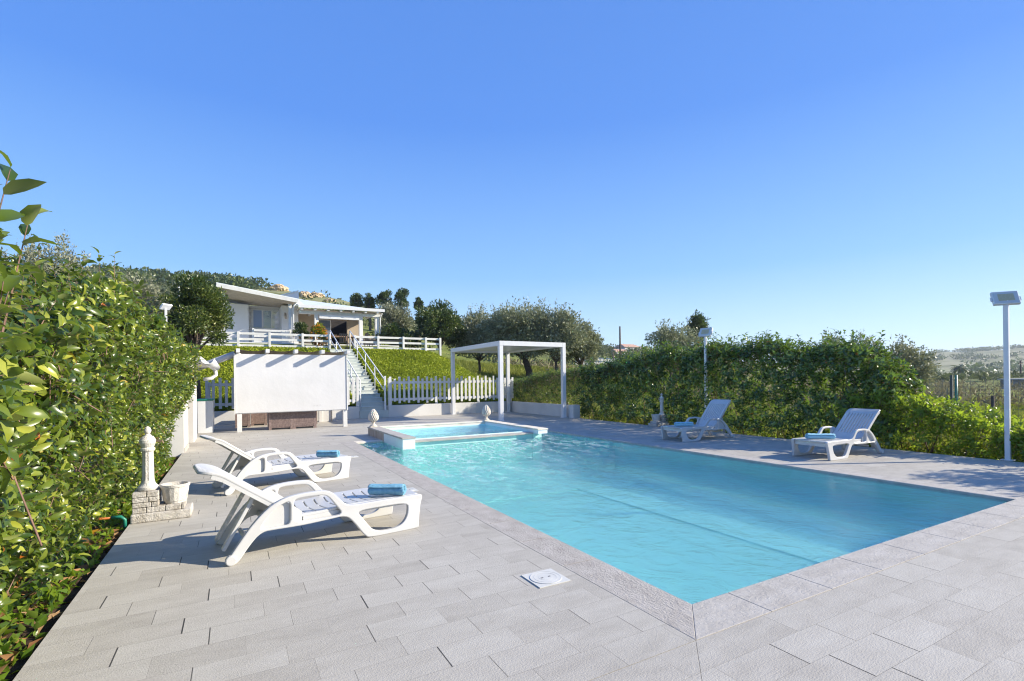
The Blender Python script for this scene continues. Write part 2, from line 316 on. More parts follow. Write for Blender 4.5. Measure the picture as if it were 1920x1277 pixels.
MAT['greenplastic'] = mottled('green_plastic', (0.01,0.16,0.11), (0.02,0.22,0.15), 5, 0.4, 0.0)
MAT['pool'] = mottled('pool_lining', (0.43,0.75,0.71), (0.49,0.79,0.75), 0.8, 0.6, 0.1, 6, dist=0.02)
MAT['pool2'] = mottled('lightened_pool_lining', (0.50,0.82,0.78), (0.56,0.86,0.82), 0.8, 0.6, 0.1, 6, dist=0.02)  # paler copy of the lining paints in the brighter look of shallower water
MAT['poollight'] = mottled('pale_pool_lining', (0.62,0.86,0.88), (0.70,0.90,0.92), 0.8, 0.6, 0.1, 6, dist=0.02)
MAT['poolwhite'] = mottled('white_pool_edge', (0.70,0.80,0.83), (0.76,0.85,0.88), 2, 0.5, 0.1, 20)
MAT['water'] = water_mat('pool_water', (0.80,0.99,0.98))
MAT['water2'] = water_mat('basin_water', (0.74,0.97,0.99), 0.2, 1.10, .4)
m_, n_, l_, b_ = newmat('window_glass'); b_.inputs['Base Color'].default_value = (0.10,0.14,0.20,1); b_.inputs['Roughness'].default_value = 0.08; b_.inputs['Specular IOR Level'].default_value = 0.9; MAT['glass'] = m_
m_, n_, l_, b_ = newmat('curtain'); b_.inputs['Base Color'].default_value = (0.26,0.34,0.50,1); b_.inputs['Roughness'].default_value = 0.35; MAT['curtain'] = m_
m_, n_, l_, b_ = newmat('lamp_glass'); b_.inputs['Base Color'].default_value = (0.55,0.57,0.56,1); b_.inputs['Roughness'].default_value = 0.12; MAT['lampglass'] = m_
MAT['lampled'] = mottled('led_plate', (0.42,0.38,0.22), (0.50,0.46,0.30), 60, 0.5, 0.0)
m_, n_, l_, b_ = newmat('wire'); b_.inputs['Base Color'].default_value = (0.10,0.11,0.11,1); b_.inputs['Roughness'].default_value = 0.6; MAT['wire'] = m_
# foliage: dark / mid / light / odd old leaf
MAT['laurel'] = leafmat('laurel_leaf', [(0.0,(0.012,0.030,0.006)),(0.33,(0.042,0.082,0.011)),(0.62,(0.140,0.190,0.020)),(0.95,(0.44,0.45,0.06)),(0.985,(0.42,0.12,0.015))], (0.23,0.25,0.10), (0.28,0.42,0.03), 0.30, 0.30)
MAT['laurel2'] = leafmat('hedge_leaf', [(0.0,(0.010,0.030,0.012)),(0.34,(0.038,0.085,0.022)),(0.64,(0.140,0.215,0.040)),(0.95,(0.42,0.47,0.10)),(0.985,(0.45,0.14,0.02))], (0.13,0.19,0.06), (0.26,0.44,0.04), 0.24, 0.32, 0.75)
MAT['yellowleaf'] = leafmat('bright_leaf', [(0.0,(0.040,0.090,0.010)),(0.5,(0.150,0.25,0.022)),(0.9,(0.30,0.40,0.04)),(0.985,(0.50,0.16,0.02))], (0.18,0.23,0.05), (0.46,0.60,0.03), 0.32, 0.48)
MAT['olive'] = leafmat('olive_leaf', [(0.0,(0.09,0.11,0.06)),(0.5,(0.25,0.275,0.16)),(1.0,(0.45,0.46,0.31))], (0.32,0.33,0.23), (0.26,0.30,0.10), 0.5, 0.25)
MAT['olivesilver'] = leafmat('silver_leaf', [(0.0,(0.12,0.14,0.08)),(0.5,(0.21,0.225,0.135)),(1.0,(0.34,0.34,0.23))], (0.40,0.40,0.30), (0.30,0.33,0.14), 0.5, 0.25)
MAT['darktree'] = leafmat('dark_leaf', [(0.0,(0.018,0.040,0.012)),(0.5,(0.055,0.090,0.020)),(1.0,(0.17,0.20,0.05))], (0.07,0.11,0.04), (0.12,0.2,0.03), 0.4, 0.25)
MAT['roundtree'] = leafmat('round_tree_leaf', [(0.0,(0.020,0.045,0.012)),(0.4,(0.055,0.090,0.020)),(0.8,(0.13,0.16,0.03)),(1.0,(0.28,0.29,0.07))], (0.10,0.14,0.04), (0.15,0.24,0.03), 0.35, 0.25)
MAT['pine'] = leafmat('pine_leaf', [(0.0,(0.022,0.050,0.012)),(0.5,(0.050,0.090,0.018)),(1.0,(0.11,0.16,0.03))], (0.07,0.11,0.03), (0.12,0.18,0.03), 0.55, 0.2)
MAT['lawn'] = leafmat('ground_cover_leaf', [(0.0,(0.11,0.15,0.010)),(0.5,(0.28,0.34,0.020)),(1.0,(0.50,0.53,0.06))], (0.22,0.27,0.03), (0.42,0.5,0.02), 0.6, 0.3, 0.2)
MAT['grass'] = leafmat('meadow_grass_blade', [(0.0,(0.11,0.16,0.02)),(0.5,(0.22,0.27,0.04)),(1.0,(0.42,0.38,0.14))], (0.28,0.30,0.08), (0.42,0.46,0.06), 0.6, 0.3, 0.2)
MAT['dryscrub'] = leafmat('dry_scrub', [(0.0,(0.10,0.085,0.05)),(0.5,(0.20,0.17,0.10)),(1.0,(0.36,0.31,0.21))], (0.3,0.26,0.17), (0.3,0.28,0.12), 0.7, 0.2, 0.2)
MAT['scrub'] = leafmat('hill_scrub_leaf', [(0.0,(0.035,0.052,0.022)),(0.5,(0.078,0.100,0.040)),(1.0,(0.16,0.17,0.07))], (0.14,0.16,0.07), (0.15,0.2,0.05), 0.6, 0.2, 0.2)
MAT['flower'] = leafmat('orange_flower', [(0.0,(0.5,0.16,0.01)),(1.0,(0.75,0.36,0.02))], (0.5,0.2,0.02), (0.6,0.3,0.02), 0.6, 0.3)

# ------------------------------------------------------------------ leaf generators
def unit(a): return a/np.maximum(np.linalg.norm(a, axis=-1, keepdims=True), 1e-9)
T_HI = (np.array([(0,0,0),(0.12,0,-1),(0.12,0,1),(0.12,0,0),(0.40,0,-1),(0.40,0,1),(0.40,0,0),(0.72,0,-1),(0.72,0,1),(0.72,0,0),(1.0,0,0)], float),
        [(0,3,1),(0,2,3),(3,6,4,1),(2,5,6,3),(6,9,7,4),(5,8,9,6),(9,10,7),(8,10,9)])
def leaf_arrays(P, D, Nn, L, Wd, droop, tpl='hi'):
    """each leaf: a bent, folded blade"""
    N = len(P); Sd = unit(np.cross(Nn, D)); Nn = unit(np.cross(D, Sd))
    if tpl == 'hi':
        u = np.array([0,.10,.10,.10,.38,.38,.38,.72,.72,.72,1.0]); v = np.array([0,-.30,.30,0,-.5,.5,0,-.36,.36,0,0]); fold = np.array([0,.12,.12,0,.22,.22,0,.16,.16,0,0])
        tris = np.array([(0,1,3),(0,3,2),(1,4,6),(1,6,3),(3,6,5),(3,5,2),(4,7,9),(4,9,6),(6,9,8),(6,8,5),(7,10,9),(9,10,8)])
    elif tpl == 'mid':
        u = np.array([0,.42,.42,.42,1.0]); v = np.array([0,-.5,.5,0,0]); fold = np.array([0,.2,.2,0,0]); tris = np.array([(0,1,3),(0,3,2),(1,4,3),(3,4,2)])
    else:
        u = np.array([0,.45,1.0,.45]); v = np.array([0,-.5,0,.5]); fold = np.zeros(4); tris = np.array([(0,1,2),(0,2,3)])
    k = len(u); L = L[:,None]; Wd = Wd[:,None]; dr = droop[:,None]
    bend_u = np.sin(u[None]*dr)/np.maximum(dr, 1e-3); bend_w = -(1-np.cos(u[None]*dr))/np.maximum(dr, 1e-3)
    V = P[:,None,:] + D[:,None,:]*(L*bend_u)[...,None] + Sd[:,None,:]*(Wd*v[None])[...,None] + Nn[:,None,:]*(L*bend_w + Wd*fold[None])[...,None]
    Fc = (tris[None]+(np.arange(N)*k)[:,None,None]).reshape(-1, 3)
    return V.reshape(-1,3), Fc, k
def leaf_obj(name, mat, parent, P, D, Nn, L, Wd, droop, rnd, tpl='mid', smooth=True, off=(0,0,0)):
    V, Fc, k = leaf_arrays(P, D, Nn, L, Wd, droop, tpl)
    return mesh_np(name, V, Fc, mat, parent, np.repeat(rnd, k), smooth, off)
def shoots(B, T, Ls, nl, Lf, spread=(1.25, 0.5)):
    """leaves set in a spiral along shoots; B base, T direction, Ls length (N,)"""
    N = len(B); i = np.arange(nl); f = (i+0.6)/nl
    ref = np.where(np.abs(T[:,2:3]) < 0.9, np.array([[0,0,1.0]]), np.array([[1.0,0,0]])); A = unit(np.cross(T, ref)); Bn = np.cross(T, A)
    ph = rng.uniform(0, 6.28, N)[:,None]+i[None]*2.4+rng.normal(0, .25, (N, nl))
    al = (spread[0]+(spread[1]-spread[0])*f[None])+rng.normal(0, .15, (N, nl))
    rad = A[:,None]*np.cos(ph)[...,None]+Bn[:,None]*np.sin(ph)[...,None]
    D = T[:,None]*np.cos(al)[...,None]+rad*np.sin(al)[...,None]
    P = B[:,None]+T[:,None]*(Ls[:,None]*(0.15+0.85*f[None]))[...,None]
    Nn = T[:,None]-D*np.sum(T[:,None]*D, -1, keepdims=True)+rng.normal(0, .18, (N, nl, 3))
    L = Lf*rng.uniform(.6, 1.15, (N, nl))
    sh = rng.uniform(0, .25, (N,1))
    rnd = np.clip(rng.beta(2, 2.6, (N, nl))*0.8+sh+0.12*(f[None]-.5), 0, .965)
    rnd = np.where(rng.random((N, nl)) < .003, 1.0, rnd)
    return P.reshape(-1,3), unit(D.reshape(-1,3)), unit(Nn.reshape(-1,3)), L.ravel(), rnd.ravel()
def stems_obj(name, mat, parent, B, T, Ls, r=0.003, off=(0,0,0)):
    N = len(B); A = unit(np.cross(T, np.array([[.3,.2,1.0]]))); Bn = np.cross(T, A); vs = []
    for q, (f, rr) in enumerate(((-0.3, r*1.5), (0.95, r*.5))):
        for k in range(3):
            t = k*2.094; vs.append(B+T*(Ls*f)[:,None]+(A*math.cos(t)+Bn*math.sin(t))*rr)
    V = np.stack(vs, 1).reshape(-1,3); q = np.array([(0,1,4,3),(1,2,5,4),(2,0,3,5)])
    return mesh_np(name, V, (q[None]+(np.arange(N)*6)[:,None,None]).reshape(-1,4), mat, parent, None, True, off)
def fbm(x, y, s=1.0):
    return (np.sin(x*1.7*s+1.3*np.sin(y*1.1*s))+np.sin(y*2.3*s+1.7*np.sin(x*.9*s)+2)+.5*np.sin(x*5.1*s+y*3.7*s))/2.5

# ------------------------------------------------------------------ ground
def lerp(x, xs, ys): return np.interp(x, xs, ys)
def sstep(x, a, b): t = np.clip((x-a)/(b-a), 0, 1); return t*t*(3-2*t)
COLS = [-1500, -400, 200, 300, 420, 520, 620, 700, 800, 900, 1000, 1100, 1200, 1350, 1480, 1650, 1750, 1850, 1920, 2200, 3500]
ZR = [45, 60, 100, 150, 250, 400, 650, 1200, 9000]
YT = {  # height of the land as it shows, by azimuth and distance
 -1500: [650, 630, 560, 510], -400: [650,625,560,505], 200: [650,625,560,512], 300: [650,625,565,519], 420: [648,625,570,527], 520: [648,628,580,543], 620: [650,630,590,563],
 700: [655,640,605,580], 800: [668,655,635,610], 900: [686,675,655,630], 1000: [692,682,668,652], 1100: [695,684,674,664,655], 1200: [699,690,680,672,659],
 1350: [706,700,694,690,680,672], 1480: [728,718,711,708,703,690,676], 1650: [736,724,714,709,703,690,668], 1750: [736,724,714,708,701,688,662], 1850: [735,723,713,707,700,686,657],
 1920: [735,723,713,707,700,684,652], 2200: [732,720,710,704,697,680,645], 3500: [700,700,700,700,690,670,640]}
ZT = []
for c in COLS:
    ys = YT[c]; zz = []
    for i, Z in enumerate(ZR):
        if i < len(ys): zz.append(at(c, ys[i], Z).z)
        elif Z < 5000: zz.append(zz[-1]-0.02*(Z-ZR[i-1]))
        else: zz.append(-30)
    ZT.append(zz)
ZT = np.array(ZT)
AC = np.array([(c-960)/F0 for c in COLS])
def far_z(a, Z):
    Zl = np.log(np.clip(Z, ZR[0], ZR[-1])); fi = np.interp(Zl, np.log(ZR), np.arange(len(ZR))); ci = np.interp(a, AC, np.arange(len(AC)))
    i0 = np.clip(np.floor(fi).astype(int), 0, len(ZR)-2); c0 = np.clip(np.floor(ci).astype(int), 0, len(AC)-2); fu = fi-i0; cu = ci-c0
    return (ZT[c0,i0]*(1-cu)*(1-fu)+ZT[c0+1,i0]*cu*(1-fu)+ZT[c0,i0+1]*(1-cu)*fu+ZT[c0+1,i0+1]*cu*fu)
def near_z(X, Y):
    left = 0.40+2.46*sstep(Y, 18.2, 25.6)*0+2.46*np.clip((Y-18.5)/6.3, 0, 1)
    left = np.where(Y > 26.5, left+0.55*sstep(Y, 26.5, 29.5), left)
    right = 0.36+np.clip(Y-18.5, 0, 30)*0.115
    right = right - np.clip(X-22, 0, 30)*0.05
    k = sstep(X, 8.3, 13.0)
    back = left*(1-k)+right*k
    side_r = -0.10-np.clip(X-11, 0, 40)*0.006
    kb = sstep(Y, 14.0+np.clip(X-12, 0, 30)*.15, 18.5+np.clip(X-12, 0, 30)*.45)
    z = np.where(X > 10.3, side_r*(1-kb)+back*kb, np.where(Y > 18.42, back, -0.12))
    z = np.where((X < -0.87) & (Y < 11.2), -0.04+np.clip(-X-2.2, 0, 20)*.03, z)
    z = np.where((X > 10.14) & (X < 10.335) & (Y > 14.11) & (Y < 18.5), 0.33, z)
    z = np.where((X > 3.86) & (X < 5.05) & (Y > 18.42) & (Y < 25.3), z-.40, z)
    pool = (X > 2.1) & (X < 7.3) & (Y > 1.85) & (Y < 12.7)
    z = np.where(pool, -2.2, z)
    return z
def ground_z(X, Y):
    X = np.asarray(X, float); Y = np.asarray(Y, float)
    a_ = X*math.cos(TH)+Y*math.sin(TH); Z = -X*math.sin(TH)+Y*math.cos(TH)
    k = sstep(Z, 34.5, 45); a = np.clip(a_/np.maximum(Z, 1), -2.6, 2.6)
    a = np.where(Z < 5, 2.6*np.sign(a_), a)
    zf = far_z(a, Z)
    return near_z(X, Y)*(1-k)+zf*k
def gz(x, y): return float(ground_z(np.array([x]), np.array([y]))[0])
def axis(lo, hi, step, far, g):
    a = list(np.arange(lo, hi+1e-6, step)); s = step; x = hi
    while x < far: s = min(s*g, 400); x += s; a.append(x)
    s = step; x = lo; b = []
    while x > -far: s = min(s*g, 400); x -= s; b.append(x)
    return np.array(sorted(b+a))
xs = axis(-4, 24, 0.5, 1500, 1.06); ys = axis(-4, 40, 0.5, 1500, 1.06)
xs = np.unique(np.round(np.concatenate([xs, [-0.88,-0.86, 3.85,3.87,5.04,5.06, 2.05,2.12,7.28,7.35, 10.13,10.15,10.28,10.31,10.33,10.34]]), 3)); ys = np.unique(np.round(np.concatenate([ys, [1.8,1.87,11.19,11.21,12.68,12.74,14.10,14.12,18.41,18.43,18.49]]), 3))
GX, GY = np.meshgrid(xs, ys, indexing='ij'); GZ = ground_z(GX, GY)
GZ = GZ+np.where(GX**2+GY**2 > 45**2, fbm(GX/14, GY/14)*np.clip((np.hypot(GX, GY)-45)/100, 0, 1)*1.3, 0)
nx, ny = GX.shape; idx = np.arange(nx*ny).reshape(nx, ny)
Fq = np.stack([idx[:-1,:-1], idx[1:,:-1], idx[1:,1:], idx[:-1,1:]], -1).reshape(-1, 4)
def ground_mat():
    m, n, l, b = newmat('ground')
    tc = n.new('ShaderNodeTexCoord')
    t = n.new('ShaderNodeTexNoise'); t.inputs['Scale'].default_value = 0.35; t.inputs['Detail'].default_value = 10; t.inputs['Roughness'].default_value = 0.7; l.new(tc.outputs['Object'], t.inputs['Vector'])
    near = ramp(n, [(0.3,(0.085,0.105,0.020)),(0.5,(0.16,0.19,0.035)),(0.68,(0.27,0.25,0.09))]); l.new(t.outputs['Fac'], near.inputs[0])
    t2 = n.new('ShaderNodeTexNoise'); t2.inputs['Scale'].default_value = 0.022; t2.inputs['Detail'].default_value = 10; t2.inputs['Roughness'].default_value = 0.65; l.new(tc.outputs['Object'], t2.inputs['Vector'])
    far = ramp(n, [(0.34,(0.08,0.09,0.04)),(0.45,(0.17,0.17,0.08)),(0.55,(0.32,0.29,0.18)),(0.7,(0.20,0.24,0.11))]); l.new(t2.outputs['Fac'], far.inputs[0])
    # vineyard rows on the far slope
    wv = n.new('ShaderNodeTexWave'); wv.inputs['Scale'].default_value = 0.055; wv.inputs['Distortion'].default_value = 0.6; wv.bands_direction = 'DIAGONAL'; l.new(tc.outputs['Object'], wv.inputs['Vector'])
    mv = n.new('ShaderNodeMix'); mv.data_type = 'RGBA'; mv.inputs[7].default_value = (0.27,0.31,0.19,1); l.new(M2(l, n, 'MULTIPLY', wv.outputs['Fac'], 0.45), mv.inputs[0]); l.new(far.outputs[0], mv.inputs[6])
    ln = n.new('ShaderNodeVectorMath'); ln.operation = 'LENGTH'; l.new(tc.outputs['Object'], ln.inputs[0])
    mr = n.new('ShaderNodeMapRange'); mr.inputs[1].default_value = 60; mr.inputs[2].default_value = 180; l.new(ln.outputs['Value'], mr.inputs[0])
    mx = n.new('ShaderNodeMix'); mx.data_type = 'RGBA'; l.new(mr.outputs[0], mx.inputs[0]); l.new(near.outputs[0], mx.inputs[6]); l.new(mv.outputs[2], mx.inputs[7])
    # bare soil in the beds close to the paving
    sp = n.new('ShaderNodeSeparateXYZ'); l.new(tc.outputs['Object'], sp.inputs[0])
    bed = M2(l, n, 'MULTIPLY', M2(l, n, 'MULTIPLY', M2(l, n, 'GREATER_THAN', sp.outputs[0], -3.0), M2(l, n, 'LESS_THAN', sp.outputs[0], 10.9)), M2(l, n, 'LESS_THAN', sp.outputs[1], 18.3))
    t3 = n.new('ShaderNodeTexNoise'); t3.inputs['Scale'].default_value = 9; t3.inputs['Detail'].default_value = 6; l.new(tc.outputs['Object'], t3.inputs['Vector'])
    so = ramp(n, [(0.35,(0.025,0.016,0.011)),(0.6,(0.08,0.052,0.035))]); l.new(t3.outputs['Fac'], so.inputs[0])
    m3 = n.new('ShaderNodeMix'); m3.data_type = 'RGBA'; l.new(bed, m3.inputs[0]); l.new(mx.outputs[2], m3.inputs[6]); l.new(so.outputs[0], m3.inputs[7]); l.new(m3.outputs[2], b.inputs['Base Color'])
    b.inputs['Roughness'].default_value = 0.95; b.inputs['Specular IOR Level'].default_value = 0.1
    bp = n.new('ShaderNodeBump'); bp.inputs['Strength'].default_value = 0.6; bp.inputs['Distance'].default_value = 0.15; t4 = n.new('ShaderNodeTexNoise'); t4.inputs['Scale'].default_value = 3; t4.inputs['Detail'].default_value = 8; l.new(tc.outputs['Object'], t4.inputs['Vector']); l.new(t4.outputs['Fac'], bp.inputs['Height']); l.new(bp.outputs[0], b.inputs['Normal'])
    return m
g = mesh_np('ground', np.stack([GX.ravel(), GY.ravel(), GZ.ravel()], -1), Fq, ground_mat(), None, None, True); tag(g, kind='structure')

# ------------------------------------------------------------------ deck, coping, pool
PX0, PX1, PY0, PY1 = 2.292, 7.09, 2.032, 11.07
JX0, JX1, JY0, JY1 = 2.88, 6.26, 9.65, 12.56
d = MB()
for (x0,x1,y0,y1) in [(-0.87,10.15,-5,1.738),(-0.87,1.990,1.742,18.40),(7.39,10.15,1.742,18.40),(1.990,7.39,12.56,18.40),(1.990,JX0,11.37,12.56),(JX1,7.39,11.37,12.56)]:
    d.add([(x0,y0,0),(x1,y0,0),(x1,y1,0),(x0,y1,0),(x0,y0,-.06),(x1,y0,-.06),(x1,y1,-.06),(x0,y1,-.06)], [(0,1,2,3),(0,4,5,1),(1,5,6,2),(2,6,7,3),(3,7,4,0)])
me = bpy.data.meshes.new('pool_deck'); me.from_pydata(d.v, [], d.f); me.materials.append(MAT['paving']); tag(link('pool_deck', me), kind='structure')
def coping(name, polys, mat):
    mb = MB()
    for p in polys:
        n = len(p); vs = [(x,y,0.0) for x,y in p]+[(x,y,-.05) for x,y in p]; mb.add(vs, [tuple(range(n))]+[(i,i+n,(i+1)%n+n,(i+1)%n) for i in range(n)])
    o = mb.build(name, mat, bevel=0.003); return tag(o, kind='structure')
g1 = 0.0015; NC = (1.993, 1.745)
ls = []; y = PY0+0.0; yy = [PY0-.0]
y = 2.9
while y < 11.0: yy.append(y); y += 0.6
yy.append(11.37)
for i in range(len(yy)-1):
    a, b = yy[i], yy[i+1]
    ls.append([(NC[0], a+g1 if i else NC[1]), (PX0, (a+g1) if i else PY0), (PX0, b-g1), (NC[0], b-g1)])
coping('coping_long_side', ls, MAT['coping'])
fs_ = []; xx = [PX0, 2.60]; x = 3.193
while x < 7.0: xx.append(x); x += 0.594
xx.append(7.39)
for i in range(len(xx)-1):
    a, b = xx[i], xx[i+1]
    fs_.append([(a+g1 if i else NC[0]+.002, NC[1]), (b-g1, NC[1]), (b-g1, PY0), (a+g1 if i else PX0+.001, PY0)])
coping('coping_near_end', fs_, MAT['coping2'])
coping('coping_right_side', [[(PX1+.018, PY0+.002),(7.388, PY0+.002),(7.388,11.37),(PX1+.018,11.37)], [(PX1,PY0+.002),(PX1+.012,PY0+.002),(PX1+.012,11.07),(PX1,11.07)]], MAT['coping2'])
coping('coping_far_end', [[(PX0+.002,11.072),(JX0-.003,11.072),(JX0-.003,11.368),(PX0+.002,11.368)], [(JX1+.003,11.072),(PX1+.014,11.072),(PX1+.014,11.368),(JX1+.003,11.368)]], MAT['travertine'])

pe = empty('swimming_pool', (PX0, PY0, 0), 'large rectangular turquoise swimming pool set flush in the grey paving', 'pool')
p = MB()
DZ = -0.66; SH = -0.50
# floor in levels, walls facing in
p.add([(PX0,PY0,DZ),(5.33,PY0,DZ),(5.33,7.25,DZ),(PX0,7.25,DZ)], [(0,1,2,3)])
me = bpy.data.meshes.new('basin_floor'); me.from_pydata([(a-PX0,b-PY0,c) for a,b,c in p.v], [], p.f); me.materials.append(MAT['pool']); link('basin_floor', me, pe)
p = MB()
p.add([(5.33,PY0,DZ+.02),(PX1,PY0,DZ+.02),(PX1,7.25,DZ+.02),(5.33,7.25,DZ+.02),(5.33,PY0,DZ),(5.33,7.25,DZ)], [(0,1,2,3),(4,0,3,5)])
p.add([(PX0,7.25,DZ+.02),(PX1,7.25,DZ+.02),(PX1,PY1,SH),(PX0,PY1,SH),(PX0,7.25,DZ),(PX1,7.25,DZ)], [(0,1,2,3),(4,5,1,0)])
me = bpy.data.meshes.new('shallow_floor'); me.from_pydata([(a-PX0,b-PY0,c) for a,b,c in p.v], [], p.f); me.materials.append(MAT['pool2']); link('shallow_floor', me, pe)
p = MB()
for a, b in (((PX0,PY0),(PX1,PY0)), ((PX1,PY0),(PX1,PY1)), ((PX1,PY1),(PX0,PY1)), ((PX0,PY1),(PX0,PY0))):
    p.add([(a[0],a[1],-1.3),(b[0],b[1],-1.3),(b[0],b[1],-.051),(a[0],a[1],-.051)], [(0,1,2,3)])
p.build('basin_wall', MAT['pool'], pe)
WZ = -0.028
me = bpy.data.meshes.new('water'); me.from_pydata([(PX0-.03,PY0-.03,WZ),(PX1+.01,PY0-.03,WZ),(PX1+.01,PY1+.03,WZ),(PX0-.03,PY1+.03,WZ)], [], [(0,1,2,3)]); me.materials.append(MAT['water']); tag(link('pool_water', me), kind='structure')
# underwater steps, seen faintly by the far side
st = MB()
for k in range(3): st.box(PX1-.48+.15*k, PX1-.004, 8.3, 9.1, DZ+.021+.15*k, DZ+.021+.15*(k+1)-.003)
st.build('underwater_step', MAT['pool'], pe)

# ---- raised small basin
je = empty('raised_basin', (JX0, JY0, 0), 'small raised whirlpool basin with stone curbs at the far end of the large pool', 'basin')
T = 0.20; cw = 0.265
MB().box(JX0-.012, JX0+cw, JY0-.012, JY1+.008, T-.032, T).build('curb_slab', MAT['coping2'], je, bevel=.003)
MB().box(JX0, JX0+cw-.012, 11.07, JY1, -.02, T-.033).build('stone_cladding', MAT['cladding'], je)
MB().box(JX0+.002, JX0+cw-.014, JY0+.002, 11.068, -1.3, -.045).build('submerged_wall', MAT['pool'], je)
MB().box(JX1-cw+.014, JX1-.002, 9.90, 11.068, -1.3, .078).build('submerged_wall', MAT['pool'], je)
MB().box(JX0, JX0+cw-.012, JY0, 11.068, -.044, T-.033).build('curb_wall', MAT['poolwhite'], je, bevel=.004)
MB().box(JX1-cw, JX1+.012, JY0-.012, JY1+.008, T-.032, T).build('curb_slab', MAT['travertine'], je, bevel=.003)
MB().box(JX1-cw+.012, JX1, JY0, JY1, .080, T-.033).build('curb_wall', MAT['poolwhite'], je, bevel=.004)
MB().box(JX0+cw+.001, JX1-cw-.001, JY1-.17, JY1+.008, T-.032, T).build('curb_slab', MAT['travertine'], je, bevel=.003)
MB().box(JX0+cw-.011, JX1-cw+.011, JY1-.16, JY1, -.5, T-.033).build('curb_wall', MAT['travertine'], je)
MB().box(JX0+cw+.001, JX1-cw-.001, 9.83, 10.10, .065, .10).build('spill_lip', MAT['coping2'], je, bevel=.003)
MB().box(JX0+cw+.001, JX1-cw-.001, 9.90, 10.06, -1.3, .063).build('front_wall', MAT['pool'], je)
p = MB(); a, b, c, e = JX0+cw-.011, JX1-cw+.011, 10.061, JY1-.161
p.add([(a,c,-.45),(b,c,-.45),(b,e,-.45),(a,e,-.45)], [(0,1,2,3)])
for q in (((a+.001,c),(a+.001,e)), ((b-.001,e),(b-.001,c)), ((a,e),(b,e)), ((b,c+.001),(a,c+.001))):
    p.add([(q[0][0],q[0][1],-.45),(q[1][0],q[1][1],-.45),(q[1][0],q[1][1],.12),(q[0][0],q[0][1],.12)], [(0,1,2,3)])
p.build('basin_lining', MAT['poollight'], je)
me = bpy.data.meshes.new('basin_water'); me.from_pydata([(a+.002,c+.002,.097),(b-.002,c+.002,.097),(b-.002,e,.097),(a+.002,e,.097)], [], [(0,1,2,3)]); me.materials.append(MAT['water2']); tag(link('basin_water', me), kind='structure')

# ---- pinecone finials
def pinecone(loc, label):
    t = empty('pinecone_finial', loc, label, 'finial', 'stone pinecones on the basin corners'); x, y, z = loc
    MB().box(x-.085, x+.085, y-.085, y+.085, z, z+.022).lathe([(.078,.022),(.082,.035),(.070,.050),(.045,.062),(.034,.085),(.033,.105),(.040,.118),(.052,.128),(.060,.136),(.05,.145)], (x,y,z), 20).build('pedestal', MAT['pinecone'], t, smooth=False)
    mb = MB(); prof = [(.052,.140),(.090,.165),(.112,.200),(.116,.240),(.105,.290),(.080,.345),(.050,.395),(.02,.430),(.004,.442)]
    mb.lathe([(r*.93, h) for r, h in prof], (x,y,z), 20)
    rows = 13
    for i in range(rows):
        h = .155+.265*i/(rows-1); r = np.interp(h, [q[1] for q in prof], [q[0] for q in prof]); n = max(4, int(2*math.pi*r/.047)); sz = .022*(.55+.45*r/.1)
        for k in range(n):
            t_ = 2*math.pi*(k+.5*(i % 2))/n; mb.ball((x+r*.94*math.cos(t_), y+r*.94*math.sin(t_), z+h), sz, 6, 4, (1,1,1.05))
    mb.build('cone', MAT['pinecone'], t, smooth=True)
pinecone((2.985, 12.43, T), 'cream stone pinecone finial on the left corner of the raised basin nearer the projection screen')
pinecone((6.07, 12.44, T), 'cream stone pinecone finial on the far basin corner close to the pergola post')

# ---- floor lids
def lid(x, y, s, name_label):
    t = empty('skimmer_lid', (x, y, 0), name_label, 'lid', 'white square lids in the paving by the pool')
    MB().box(x-s/2, x+s/2, y-s/2, y+s/2, 0.001, 0.006).build('frame_plate', MAT['lid'], t)
    MB().lathe([(s*.44,.0065),(s*.44,.009),(s*.41,.009),(s*.41,.0083),(s*.33,.0083),(s*.33,.009),(s*.30,.009),(s*.30,.0083),(s*.20,.0083),(s*.20,.009),(.001,.009)], (x,y,0), 48, cap=False).build('round_cover', MAT['lid'], t)
    MB().box(x-.036, x-.020, y-.004, y+.004, .0092, .0105).build('grip_hole_shade', MAT['black'], t); MB().box(x+.020, x+.036, y-.004, y+.004, .0092, .0105).build('grip_hole_shade', MAT['black'], t)  # black blocks stand in for the dark inside the grip holes
lid(1.772, 2.775, .235, 'white square lid with concentric rings in the foreground paving left of the pool')
lid(1.80, 5.86, .21, 'white square lid in the paving just past the foot of the nearer left sun lounger')
lid(1.78, 9.0, .21, 'white square lid in the paving beyond the foot of the farther left sun lounger')

